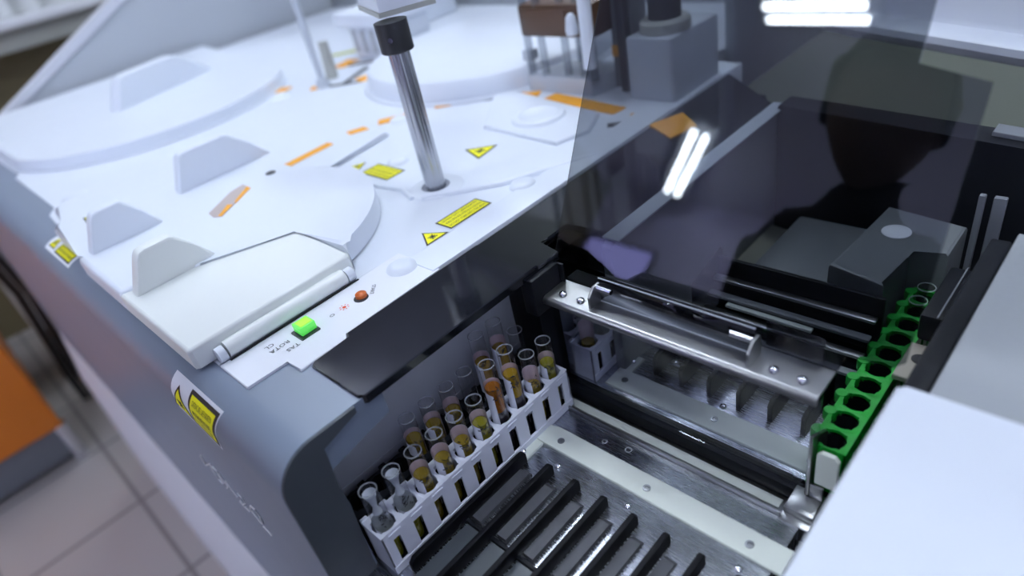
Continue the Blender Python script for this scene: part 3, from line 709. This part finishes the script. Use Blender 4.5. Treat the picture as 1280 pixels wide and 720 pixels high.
# upright bracket with a pale tab at the right end of the bar
ub = thing('corner_bracket', 'upright steel corner bracket with pale plastic tab at the near end of green rack', 'bracket', (-.105, .31, -.4115))
obj('upright', B().prism_x([(.306, -.405), (.329, -.405), (.334, -.366), (.330, -.361), (.306, -.346)], -.1105, -.1080, .0006), M['steel'], ub)
obj('flange', B().box(-.1078, -.0985, .3062, .3082, -.405, -.392, .0008), M['steel'], ub)
obj('plastic_tab', B().prism_y([(-.106, -.392), (-.0915, -.392), (-.0915, -.364), (-.0945, -.3605), (-.103, -.3605), (-.106, -.364)], .3085, .3120, .0008), M['ivory'], ub)
obj('foot', B().box(-.1180, -.098, .290, .312, -.4115, -.4052, .001), M['steel'], ub)

# ================================================================== RACKS
def make_rack(name, label, m, x0, x1, y0, n, pitch, cx, zt, zb, hole=.0087, group=None, lobes=False, edge=.006, windows=True):
    y1 = y0 + n * pitch
    t = thing(name, label, 'rack', ((x0 + x1) / 2, (y0 + y1) / 2, zb), group)
    b = B(); SEG = 32
    for k in range(n):
        ya, yb_ = y0 + k * pitch, y0 + (k + 1) * pitch; cy = (ya + yb_) / 2
        angs = [2 * PI * i / SEG for i in range(SEG)]
        inn, out, low = [], [], []
        for i, a in enumerate(angs):
            r = hole * (1.13 if i % 8 == 4 else 1.0)
            ca, sa = math.cos(a), math.sin(a)
            inn.append(b.bm.verts.new((cx + r * ca, cy + r * sa, zt - .0004))); low.append(b.bm.verts.new((cx + hole * ca, cy + hole * sa, zt - .003)))
            kx = ((x1 - cx) if ca > 0 else (cx - x0)) / max(abs(ca), 1e-6); ky = (pitch / 2) / max(abs(sa), 1e-6); q = min(kx, ky)
            out.append(b.bm.verts.new((cx + q * ca, cy + q * sa, zt)))
        for i in range(SEG):
            j = (i + 1) % SEG
            b.bm.faces.new((inn[i], out[i], out[j], inn[j])); b.bm.faces.new((low[i], inn[i], inn[j], low[j]))
        # square corners of the cell
        for sx, sy in ((x1, yb_), (x0, yb_), (x0, ya), (x1, ya)):
            cand = sorted(range(SEG), key=lambda i: (out[i].co.x - sx) ** 2 + (out[i].co.y - sy) ** 2)[:2]
            i, j = cand
            if (out[i].co - out[j].co).length > 1e-5 and min((out[i].co - Vector((sx, sy, zt))).length, (out[j].co - Vector((sx, sy, zt))).length) > 1e-5:
                b.bm.faces.new((out[i], b.bm.verts.new((sx, sy, zt)), out[j]))
    bmesh.ops.recalc_face_normals(b.bm, faces=b.bm.faces)
    if b.bm.faces[0].normal.z < 0: bmesh.ops.reverse_faces(b.bm, faces=b.bm.faces[:])
    obj('top_plate', b, m, t)
    b = B(); th = .0016
    for xa, xb in ((x0, x0 + th), (x1 - th, x1)):
        b.box(xa, xb, y0, y1, zt - .0095, zt - .0002, .0003, 1)
        b.box(xa - (.0008 if xa == x0 else 0), xb + (.0008 if xa != x0 else 0), y0, y1, zb, zb + .0075, .0003, 1)
        for k in range(n + 1):
            yc = min(max(y0 + k * pitch, y0 + .002), y1 - .002); hw = pitch * .30
            b.box(xa, xb, max(yc - hw, y0), min(yc + hw, y1), zb, zt - .009)
    b.box(x0, x1, y0, y0 + th, zb, zt - .0002, .0003, 1); b.box(x0, x1, y1 - th, y1, zb, zt - .0002, .0003, 1)
    obj('frame', b, m, t)
    obj('base', B().box(x0 + .001, x1 - .001, y0 + .001, y1 - .001, zb + .0002, zb + .0022), m if lobes else M['black'], t)
    if lobes:
        b = B()
        for k in range(n):
            cy = y0 + (k + .5) * pitch
            b.lathe(x0 - .0005, cy + .004, [(0, zt + .0004), (.0040, zt + .0002), (.0046, zt - .001), (.0046, zt - .008), (0, zt - .008)], 14)
        obj('lobe', b, m, t)
    else:
        b = B()
        for k in range(n):
            b.box(x1 - .0004, x1 + .0006, y0 + k * pitch + .006, y0 + k * pitch + .0165, zt - .0045, zt - .0025, .0003, 1)
        obj('rim_tab', b, m, t)
        b = B()
        for k in range(n + 1):
            yc = min(max(y0 + k * pitch, y0 + .003), y1 - .003)
            b.box(x0 - .0022, x0 + .001, yc - .003, yc + .003, zt - .006, zt + .0012, .0008, 2)
        obj('back_tab', b, m, t)
    return t
PIT = .0203; YA0 = .0902
rackA = make_rack('tube_rack', 'white ten-hole tube rack full of tubes, nearest the black fins', M['rack'], -.3325, -.3085, YA0, 10, PIT, -.3195, -.371, -.4118, group='sample tube racks')
rackB = make_rack('tube_rack', 'black tube rack behind the white rack, near three holes empty', M['black'], -.3615, -.3365, YA0 + .001, 10, PIT, -.3505, -.371, -.4322, group='sample tube racks')
rackC = make_rack('tube_rack', 'white tube rack with windows, right under the hinge bar behind the clear shield', M['rack'], -.3325, -.3085, .326, 5, PIT, -.3195, -.375, -.4118, group='sample tube racks')
rackD = make_rack('tube_rack', 'grey-white tube rack half hidden behind the black post, left of the rear rack', M['rack'], -.3615, -.3375, .334, 5, PIT, -.3505, -.375, -.4118, group='sample tube racks')
rackG = make_rack('tube_rack', 'bright green tube rack with black holes along the right side of the bay', M['green'], -.1135, -.0905, .316, 10, .0202, -.1025, -.362, -.405, hole=.0086, lobes=True)
for k in range(10):
    cy = .316 + .0202 * (k + .5)
    obj('dark_well', B().lathe(-.1025, cy, [(.0083, -.3665), (.0083, -.400), (0, -.400)], 24), M['black'], rackG)

# ================================================================== TUBES
VA = math.atan2(-.42, .9)
def make_tube(label, x, y, zb, L, plasma, zfill, ltop=.011, cells=None, lab='pink', lbot=.060, group='sample tubes', marks=True, stripe=True, az=None, insert=False):
    zt = zb + L
    t = thing('sample_tube', label, 'tube', (x, y, zb), group)
    R, r = .0065, .0056
    pr = [(0, zb), (.0030, zb + .0006), (.0054, zb + .0026), (R, zb + .0065), (R, zt - .0008), (R - .0002, zt), (r + .0002, zt), (r, zt - .0008)]
    tbo = obj('tube_body', B().lathe(x, y, pr, 28), M['tubeglass'], t)
    obj('rim', B().lathe(x, y, [(R + .00015, zt - .0010), (R + .0002, zt - .0002), (R - .0002, zt + .0001), (r + .0004, zt - .0002), (r + .0004, zt - .0010)], 28, closed=True), M['glassrim'], tbo)
    va = math.atan2(-y, -x)      # azimuth towards the front of the bay
    if lab:
        a0, a1 = va + math.radians(82 if stripe else 95), va + math.radians(348 if stripe else 265)
        z0, z1 = zt - lbot, zt - ltop - .005
        b = B(); n = 30
        if lab == 'grey': mi_in = M['label_grey']
        else: mi_in = M['label_in']
        for side, (rad, mi) in enumerate(((R + .00035, 0), (R + .00012, 1))):
            g = []
            for i in range(n + 1):
                a = a0 + (a1 - a0) * i / n
                drop = 0.0
                e = (a1 - a)
                if stripe and e < math.radians(74): drop = .0035 + (math.radians(74) - e) / math.radians(74) * .0045
                g.append((b.bm.verts.new((x + rad * math.cos(a), y + rad * math.sin(a), z0)), b.bm.verts.new((x + rad * math.cos(a), y + rad * math.sin(a), z1 - drop))))
            for i in range(n):
                q = (g[i][0], g[i + 1][0], g[i + 1][1], g[i][1])
                fcn = b.bm.faces.new(q if side == 0 else q[::-1]); fcn.material_index = mi
        plo = obj('paper_label', b, [M['label_out'], mi_in], t)
    if plasma:
        rr_ = .0060; zfill -= .0025; zc = zb + cells if cells else zb
        pr = ([(0, zc), (rr_, zc)] if cells else [(0, zb + .0012), (.0030, zb + .0016), (.0052, zb + .0034), (rr_, zb + .007)]) + [(rr_, zfill - .0006), (rr_ - .0004, zfill - .0002), (0, zfill - .0005)]
        obj('plasma', B().lathe(x, y, pr, 24), M[plasma], t)
    if cells:
        obj('packed_cells', B().lathe(x, y, [(0, zb + .0012), (.0030, zb + .0016), (.0049, zb + .0034), (.0060, zb + .007), (.0060, zb + cells - .0001), (0, zb + cells - .0001)], 24), M['cells'], t)
    if insert:
        obj('inner_cone', B().lathe(x, y, [(.0050, zt - .004), (.0030, zt - .010), (.0017, zt - .018), (.0036, zt - .0235), (.0034, zt - .0235), (.0014, zt - .018), (.0027, zt - .010), (.0047, zt - .004)], 20, closed=True), M['frost'], t)
    if marks:
        rnd = random.Random(int(x * 1e4) * 31 + int(y * 1e4))
        b = B(); rad = R + .0005
        for k in range(14):
            a = va + rnd.uniform(-.25, .75); z = zt - rnd.uniform(.021, .034); da = rnd.uniform(.10, .32) * rnd.choice((-1, 1)); dz = rnd.uniform(-.0030, .0030)
            w_ = .00058
            P = lambda aa, zz: (x + rad * math.cos(aa), y + rad * math.sin(aa), zz)
            try: b.bm.faces.new([b.bm.verts.new(p) for p in (P(a, z - w_), P(a + da, z + dz - w_), P(a + da, z + dz + w_), P(a, z + w_))])
            except ValueError: pass
        obj('ink_marks', b, M['ink'], plo)
    return t
M['glassrim'] = rim_mat()
ZB = -.4110
ROWA = [
    ('nearest tube of the white rack, pale grey label and clear top', .075, 'plasma4', -.390, .026, None, 'grey', True),
    ('second tube of the white rack, pale grey label and inner cone', .075, 'plasma4', -.388, .025, None, 'grey', True),
    ('third tube from the near end of the white rack, olive plasma', .075, 'plasma', -.3565, .0115, None, 'pink', False),
    ('fourth tube from the near end of the white rack, olive plasma', .075, 'plasma', -.3585, .0125, None, 'pink', False),
    ('fifth tube from the near end of the white rack, olive plasma', .075, 'plasma', -.3590, .0115, None, 'pink', False),
    ('sixth tube of the white rack, yellow-green plasma, before the amber one', .075, 'plasma4', -.3570, .0120, None, 'pink', False),
    ('tall tube of orange-amber plasma over dark cells in the white rack', .095, 'plasma3', -.3360, .0150, .048, 'pink', False),
    ('tall tube of golden plasma over dark cells in the white rack', .095, 'plasma2', -.3375, .0150, .048, 'pink', False),
    ('ninth tube of the white rack, nearly empty with pinkish white label', .075, 'plasma', -.3660, .0130, None, 'pink', False),
    ('farthest tube at the far end of the white rack, yellow-green plasma', .075, 'plasma4', -.3560, .0125, None, 'pink', False)]
for k, (lab, L, p, zf, lt, cl, lb, ins) in enumerate(ROWA):
    make_tube(lab, -.3200, .1004 + PIT * k, ZB, L, p, zf, lt, cl, lb, lbot=L - .012, insert=ins, stripe=True, group='sample tubes in the white rack')
ROWB = {3: ('back row tube nearest the front, olive plasma, in the black rack', .075, 'plasma', -.3540, .012, None, 'pink'),
        4: ('second tube of the back row, pink label and olive plasma', .075, 'plasma', -.3560, .012, None, 'pink'),
        5: ('third tube of the back row, pink label and dark olive plasma', .075, 'plasma', -.3580, .0125, None, 'pink'),
        6: ('empty clear tube in the back row, left of the tall amber tube', .075, None, -.36, .0125, None, None),
        7: ('tall back row tube behind the amber tube', .098, 'plasma2', -.3370, .017, .048, 'pink'),
        8: ('tall back row tube behind the golden tube', .098, 'plasma2', -.3370, .014, .048, 'pink'),
        9: ('empty clear tube at the far end of the back row', .075, None, -.36, .0125, None, None)}
for k, (lab, L, p, zf, lt, cl, lb) in ROWB.items():
    make_tube(lab, -.3505, .0985 + PIT * k, ZB, L, p, zf, lt, cl, lb, lbot=L - .012, marks=bool(p), group='sample tubes in the black rack')
make_tube('grey-labelled tube in the grey-white rack behind the black post', -.3505, .3440, ZB, .070, None, 0, .012, None, 'grey', .055, group='sample tubes behind the shield', marks=False, stripe=False)
make_tube('tube with pink top and olive plasma in the rear white rack', -.3195, .3360, ZB, .075, 'plasma', -.372, .014, None, 'pink', .06, group='sample tubes behind the shield', marks=False, stripe=False)
tr = make_tube('tube with a small red mark in the rear white rack, under the bar', -.3195, .3565, ZB, .072, 'plasma', -.385, .014, None, 'grey', .06, group='sample tubes behind the shield', marks=False, stripe=False)
obj('red_mark', B().lathe(-.3195, .3565, [(.0069, -.345), (.0070, -.349)], 24), M['redink'], tr, label='small red band')
make_tube('second farthest clear empty tube in the green rack', -.1025, .316 + .0202 * 8.5, -.400, .048, None, 0, 0, None, None, group='clear tubes in the green rack', marks=False)
make_tube('farthest clear empty tube in the green rack', -.1025, .316 + .0202 * 9.5, -.400, .048, None, 0, 0, None, None, group='clear tubes in the green rack', marks=False)

# ================================================================== REAR OF THE BAY (behind the smoked cover)
iw = thing('inner_wall', 'grey upright inner wall plate behind the smoked cover', 'panel', (-.30, .5, -.4325))
obj('plate', B().prism_x([(.352, -.4322), (.655, -.4322), (.655, -.279), (.648, -.2745), (.362, -.2745), (.352, -.280)], -.3035, -.2935, .001), M['shadegrey'], iw)
obj('cap_strip', B().box(-.3045, -.2880, .356, .660, -.2745, -.2725, .0006), M['boxgrey'], iw)
wf = obj('bay_shelf', B().prism([(-.2930, .4505), (-.068, .4505), (-.068, .597), (-.2930, .640)], -.4322, -.409, .001, 1), M['floorwell']); tag(wf, 'grey shelf at the back of the bay under the grey boxes', 'shelf')
ib = thing('optics_box', 'light grey box with a round lens window at the back of the bay', 'instrument', (-.13, .51, -.409))
obj('housing', B().prism([(-.168, .475), (-.122, .464), (-.122, .524), (-.095, .524), (-.095, .575), (-.160, .587)], -.4088, -.330, .003, 2), M['shadegrey'], ib)
obj('lens_window', B().lathe(-.140, .545, [(0, -.3285), (.0095, -.3285), (.0115, -.3295), (.0115, -.3299), (0, -.3299)], 24), M['paper'], ib)
obj('foot', B().box(-.160, -.125, .4570, .4600, -.405, -.385, .001), M['cabgrey'], ib)
lb2 = tag(obj('lower_box', B().box(-.245, -.172, .498, .600, -.4088, -.365, .004), M['shadegrey']), 'lower grey box left of the lens box at the back of the bay', 'instrument')
rt = thing('reagent_tray', 'black tray with dark cross rails behind the hinge strip', 'tray', (-.18, .45, -.41))
obj('side_plate', B().prism_x([(.405, -.400), (.455, -.400), (.455, -.325), (.405, -.335)], -.2545, -.2525), M['smokeddk'], rt)
obj('rim', B().box(-.2525, -.115, .4465, .4505, -.4085, -.330, .0008), M['black'], rt)
for k, (y, z) in enumerate(((.440, -.345), (.430, -.356), (.420, -.366), (.409, -.376))):
    obj('rail', B().box(-.2515, -.117, y - .0035, y + .0035, z - .003, z, .0006), M['cabgrey' if k % 2 else 'steel'], rt)
obj('rail_support', B().box(-.2515, -.117, .413, .446, -.4085, -.380, .0008), M['black'], rt)
obj('pale_rail', B().box(-.232, -.158, .4215, .4265, -.362, -.3595, .0004), M['ivory'], rt)
cr = thing('carriage_unit', 'black carriage mechanism with grey rods at the back right of the bay', 'instrument', (-.05, .72, -.4325))
obj('frame', B().prism([(-.2915, .642), (-.085, .602), (.30, .52), (.30, .56), (-.081, .632), (-.2915, .672)], -.4322, -.268, .003, 2), M['black'], cr)
obj('clip', B().prism([(-.100, .618), (-.05, .607), (-.05, .625), (-.100, .636)], -.2678, -.2640, .001), M['cabgrey'], cr)
for x, w_ in ((-.0840, .0022), (-.0725, .0042)): obj('rod', B().box(x - w_, x + w_, .536, .541, -.405, -.280, .001), M['cabgrey'], cr)
obj('lower_rail', B().box(-.088, -.069, .43, .50, -.345, -.322, .003), M['black'], cr)
obj('edge_trim', B().box(-.0775, -.0765, .43, .50, -.3219, -.3210), M['cabgrey'], cr)
sb = thing('slotted_bracket', 'beige metal bracket with a dark oblong slot beside the green rack', 'bracket', (-.07, .35, -.345))
obj('plate', B().prism([(-.0890, .388), (-.0685, .388), (-.0685, .428), (-.0890, .428)], -.3500, -.346, .0006, 1), M['beige'], sb)
obj('slot', B().prism(arc(-.079, .411, .0052, 90, 270, 10) + [(-.0688, .4058), (-.0688, .4162)], -.3458, -.3454), M['ink'], sb)

# right-hand covers
wc = obj('right_cover', B().prism([(-.066, -.16), (.62, -.16), (.62, .304), (-.062, .304), (-.066, .300)], -.50, DECK, .0025, 3), M['white']); tag(wc, 'flat bright white cover panel at the bottom right', 'cover')
gc = obj('rear_right_cover', B().prism([(-.053, .3065), (.62, .3065), (.62, .500), (-.053, .500)], -.43, -.284, .003, 2), M['greypanel']); tag(gc, 'speckled grey cover panel behind the bright white one', 'cover')
bt = obj('black_edge_strip', B().box(-.0675, -.0545, .308, .500, -.43, -.292, .002), M['black']); tag(bt, 'black strip along the left edge of the speckled grey panel', 'strip')
rbm = thing('raised_top_cover', 'white raised top cover with a rounded bright lower edge at the top right', 'cover', (.1, .85, -.25))
pf = [(.80, -.10), (.80, -.224), (.797, -.229), (.780, -.233), (.777, -.236), (.777, -.243), (.785, -.252), (.86, -.252), (.86, -.10)]
RX = Matrix.Translation((-.2, .81, 0)) @ Matrix.Rotation(math.radians(-24), 4, 'Z') @ Matrix.Translation((.2, -.81, 0))
obj('shell', B().prism_x(pf, -.33, .55).xform(RX), M['white'], rbm)
obj('lower_trim', B().prism_x([(.806, -.2525), (.858, -.2525), (.858, -.264), (.812, -.264)], -.325, .545).xform(RX), M['boxgrey'], rbm)
obj('support_post', B().box(.40, .55, .80, .86, FZ, -.2645).xform(RX), M['boxgrey'], rbm)

# ================================================================== LEFT BACKGROUND FURNITURE
oc = thing('orange_cabinet', 'orange laminate cabinet on a grey plinth at the lower left', 'cabinet', (-2.2, -.5, FZ))
obj('body', B().box(-2.65, -2.005, -1.15, -.066, -1.095, -.38, .003), M['orangecab'], oc)
obj('plinth', B().box(-2.62, -2.02, -1.12, -.085, FZ + .02, -1.0955, .002), M['cabgrey'], oc)
obj('worktop', B().box(-2.68, -1.98, -1.18, -.050, -.3795, -.345, .004), M['sill'], oc)
for y in (-.075, -1.13): obj('foot', B().cyl((-2.03, y, FZ + .0005), (-2.03, y, -1.0957), .02, seg=16), M['chrome'], oc)
wb = thing('waste_bin', 'white plastic waste bin standing behind the orange cabinet', 'bin', (-2.6, .16, FZ))
obj('body', B().prism([(-2.66, .02), (-2.45, .02), (-2.45, .20), (-2.66, .20)], FZ + .22, -.62, .01, 2), M['plinth'], wb)
obj('stand', B().prism([(-2.64, .04), (-2.47, .04), (-2.47, .18), (-2.64, .18)], FZ, FZ + .22), M['cabgrey'], wb)
obj('lid', B().prism(rrect(-2.67, -2.44, .01, .21, .01), -.62, -.595, .004, 2), M['white'], wb)
cb = thing('cable_bundle', 'dark cable bundle hanging between the cabinet and the analyser', 'cable', (-2.3, .05, FZ))
for i in range(4):
    y = .02 + i * .025
    obj('cable', B().pipe([(-2.30 + .02 * i, y, FZ + .012), (-2.30, y, -1.1), (-2.28 + .03 * i, y + .02, -.8), (-2.26 - .02 * i, y - .01, -.5), (-2.30, y + .02, -.42)], .012, 8), M['cable'], cb)

# ================================================================== PHOTOGRAPHER (seen mirrored in the smoked cover)
ph = thing('person', 'person in dark clothing leaning forward, mirrored as a dark silhouette in the smoked cover', 'person', (-.30, -.36, FZ))
V = [(-.30, -.42, -.33), (-.295, -.34, -.18), (-.29, -.25, -.05), (-.288, -.185, .045), (-.287, -.150, .105),         # pelvis, waist, chest, neck root, neck
     (-.42, -.24, -.005), (-.44, -.33, -.15), (-.28, -.24, -.13), (-.12, -.12, -.05),                                  # left arm
     (-.155, -.24, -.005), (-.085, -.29, -.17), (-.02, -.24, -.16), (.045, -.12, -.06),                               # right arm
     (-.39, -.44, -.40), (-.40, -.38, -.80), (-.40, -.42, -1.17), (-.40, -.30, -1.20),
     (-.21, -.44, -.40), (-.20, -.38, -.80), (-.20, -.42, -1.17), (-.20, -.30, -1.20)]
Ed = [(0, 1), (1, 2), (2, 3), (3, 4), (2, 5), (5, 6), (6, 7), (7, 8), (2, 9), (9, 10), (10, 11), (11, 12), (0, 13), (13, 14), (14, 15), (15, 16), (0, 17), (17, 18), (18, 19), (19, 20)]
Rd = [.13, .12, .135, .065, .05, .062, .046, .040, .030, .062, .046, .040, .030, .085, .060, .045, .038, .085, .060, .045, .038]
def skinned(name, V, Ed, Rd, m, parent, lev=2, root=0):
    me = bpy.data.meshes.new(name); o0 = ORG[parent.name]
    me.from_pydata([tuple(Vector(v) - o0) for v in V], Ed, [])
    o = bpy.data.objects.new(name, me); COL.objects.link(o); o.parent = parent; me.materials.append(m)
    sk = o.modifiers.new('skin', 'SKIN'); sk.use_smooth_shade = True
    if not me.skin_vertices: me.attributes.new('skin_vertex', 'FLOAT', 'POINT')
    for i, sv in enumerate(me.skin_vertices[0].data): sv.radius = (Rd[i], Rd[i]); sv.use_root = (i == root)
    ss = o.modifiers.new('sub', 'SUBSURF'); ss.levels = lev; ss.render_levels = lev
    dg = bpy.context.evaluated_depsgraph_get(); nm = bpy.data.meshes.new_from_object(o.evaluated_get(dg))
    o.modifiers.clear(); o.data = nm
    if not nm.materials: nm.materials.append(m)
    nm.polygons.foreach_set('use_smooth', [True] * len(nm.polygons))
    ORG[o.name] = o0
    return o
def try_skin(*a, **k):
    me_name = a[0]
    bm_ = bmesh.new(); V, Ed, Rd, m, parent = a[1], a[2], a[3], a[4], a[5]
    lay = bm_.verts.layers.skin.verify()
    o0 = ORG[parent.name]; vs = []
    for i, v in enumerate(V):
        q = bm_.verts.new(Vector(v) - o0); q[lay].radius = (Rd[i], Rd[i]); q[lay].use_root = (i == 0); vs.append(q)
    for i, j in Ed: bm_.edges.new((vs[i], vs[j]))
    me = bpy.data.meshes.new(me_name); bm_.to_mesh(me); bm_.free()
    o = bpy.data.objects.new(me_name, me); COL.objects.link(o); o.parent = parent; me.materials.append(m)
    sk = o.modifiers.new('skin', 'SKIN'); sk.use_smooth_shade = True
    ss = o.modifiers.new('sub', 'SUBSURF'); ss.levels = 2; ss.render_levels = 2
    dg = bpy.context.evaluated_depsgraph_get(); nm = bpy.data.meshes.new_from_object(o.evaluated_get(dg))
    o.modifiers.clear(); o.data = nm
    if not nm.materials: nm.materials.append(m)
    nm.polygons.foreach_set('use_smooth', [True] * len(nm.polygons))
    ORG[o.name] = o0
    return o
try_skin('body', V, Ed, Rd, M['cloth'], ph)
# head: an egg with brow, nose, chin and ears, turned down towards the bay
def head_pt(x, y, z):
    m = Matrix.Translation((-.288, -.105, .185)) @ Matrix.Rotation(math.radians(-18), 4, 'X')
    return m @ Vector((x, y, z))
b = B(); NU, NV = 32, 22; rows = []
for j in range(NV + 1):
    ph_ = PI * j / NV; row = []
    for i in range(NU):
        th = 2 * PI * i / NU; cx_, cy_, cz_ = math.sin(ph_) * math.cos(th), math.sin(ph_) * math.sin(th), math.cos(ph_)
        X, Y, Z = .076 * cx_, .098 * cy_, .118 * cz_
        if Z < 0: X *= 1 - .32 * (-Z / .118) ** 1.4; Y *= 1 - .16 * (-Z / .118)
        fr_ = max(0, cy_)                       # the face looks along +y
        Y += .020 * math.exp(-((X / .012) ** 2 + ((Z + .022) / .020) ** 2)) * (fr_ > .2)
        Y += .006 * math.exp(-((Z - .022) / .010) ** 2) * fr_ * math.exp(-(X / .05) ** 2)
        for ex in (-.031, .031): Y -= .008 * math.exp(-(((X - ex) / .014) ** 2 + ((Z - .004) / .010) ** 2)) * (fr_ > .2)
        Y += .005 * math.exp(-((X / .022) ** 2 + ((Z + .062) / .007) ** 2)) * (fr_ > .2)
        row.append(b.bm.verts.new(head_pt(X, Y, Z)))
    rows.append(row)
for j in range(NV):
    for i in range(NU):
        try: b.bm.faces.new((rows[j][i], rows[j + 1][i], rows[j + 1][(i + 1) % NU], rows[j][(i + 1) % NU]))
        except ValueError: pass
bmesh.ops.remove_doubles(b.bm, verts=b.bm.verts, dist=1e-5)
for sx in (-1, 1):
    q = [head_pt(sx * (.074 + .010 * math.sin(t) * .6), -.012 + .016 * math.cos(t), -.005 + .030 * math.sin(t)) for t in [k * PI / 6 for k in range(12)]]
    b.pipe(q + [q[0]], .006, 6)
obj('head', b, M['skin'], ph)
b = B(); rows = []
for j in range(12):
    ph_ = PI * .56 * j / 11; row = []
    for i in range(32):
        th = 2 * PI * i / 32; cy_ = math.sin(ph_) * math.sin(th); k = 1.09
        Z = .118 * math.cos(ph_) * k
        if cy_ > .3: Z = max(Z, .050)
        row.append(b.bm.verts.new(head_pt(.078 * math.sin(ph_) * math.cos(th) * k, .100 * cy_ * k, Z)))
    rows.append(row)
for j in range(11):
    for i in range(32):
        try: b.bm.faces.new((rows[j][i], rows[j + 1][i], rows[j + 1][(i + 1) % 32], rows[j][(i + 1) % 32]))
        except ValueError: pass
obj('hair', b, M['hair'], ph)
# hands, five fingers each, closing on the camera body behind the lens
for nm_, w0, dirv, side in (('hand', (-.12, -.12, -.05), Vector((.80, .35, .25)).normalized(), 1), ('hand', (.045, -.12, -.06), Vector((-.55, .55, .63)).normalized(), -1)):
    w0 = Vector(w0); up = Vector((0, .35, .94)); lat = dirv.cross(up).normalized(); pal = w0 + dirv * .05
    HV = [tuple(w0), tuple(pal)]; HE = [(0, 1)]; HR = [.026, .030]
    for k, L in enumerate((.062, .072, .067, .052)):
        b0 = pal + dirv * .030 + lat * (.027 - .018 * k); i0 = len(HV)
        HV += [tuple(b0), tuple(b0 + dirv * L * .45 - up * .006), tuple(b0 + dirv * L * .75 - up * .020), tuple(b0 + dirv * L * .85 - up * .036)]
        HE += [(1, i0), (i0, i0 + 1), (i0 + 1, i0 + 2), (i0 + 2, i0 + 3)]; HR += [.0105, .009, .0085, .0075]
    i0 = len(HV); tb0 = w0 + dirv * .030 + lat * .030
    HV += [tuple(tb0), tuple(tb0 + dirv * .025 + lat * .018), tuple(tb0 + dirv * .050 + lat * .016 - up * .012)]; HE += [(0, i0), (i0, i0 + 1), (i0 + 1, i0 + 2)]; HR += [.014, .011, .009]
    try_skin(nm_, HV, HE, HR, M['skin'], ph)

# ================================================================== WORLD, CAMERA
wd = bpy.data.worlds.new('room_ambient'); SC.world = wd; wd.use_nodes = True
wd.node_tree.nodes['Background'].inputs['Color'].default_value = (.6, .65, .8, 1); wd.node_tree.nodes['Background'].inputs['Strength'].default_value = .2
cd = bpy.data.cameras.new('camera'); cam = bpy.data.objects.new('camera', cd); COL.objects.link(cam); SC.camera = cam
cd.sensor_width = 36; cd.lens = FL / 1280 * 36; cd.clip_start = .02; cd.clip_end = 50
mw = Matrix(((RM[0][0], -RM[1][0], -RM[2][0], 0), (RM[0][1], -RM[1][1], -RM[2][1], 0), (RM[0][2], -RM[1][2], -RM[2][2], ZC), (0, 0, 0, 1)))
cam.matrix_world = mw
cd.dof.use_dof = True; cd.dof.focus_distance = .52; cd.dof.aperture_fstop = 2.8
SC.view_settings.view_transform = 'Standard'; SC.view_settings.look = 'None'; SC.view_settings.gamma = 1; SC.view_settings.use_curve_mapping = False
SC.view_settings.exposure = 0.0
SC.cycles.use_denoising = True
SC.cycles.max_bounces = 12; SC.cycles.transparent_max_bounces = 40; SC.cycles.diffuse_bounces = 4; SC.cycles.glossy_bounces = 5
SC.cycles.sample_clamp_indirect = 6
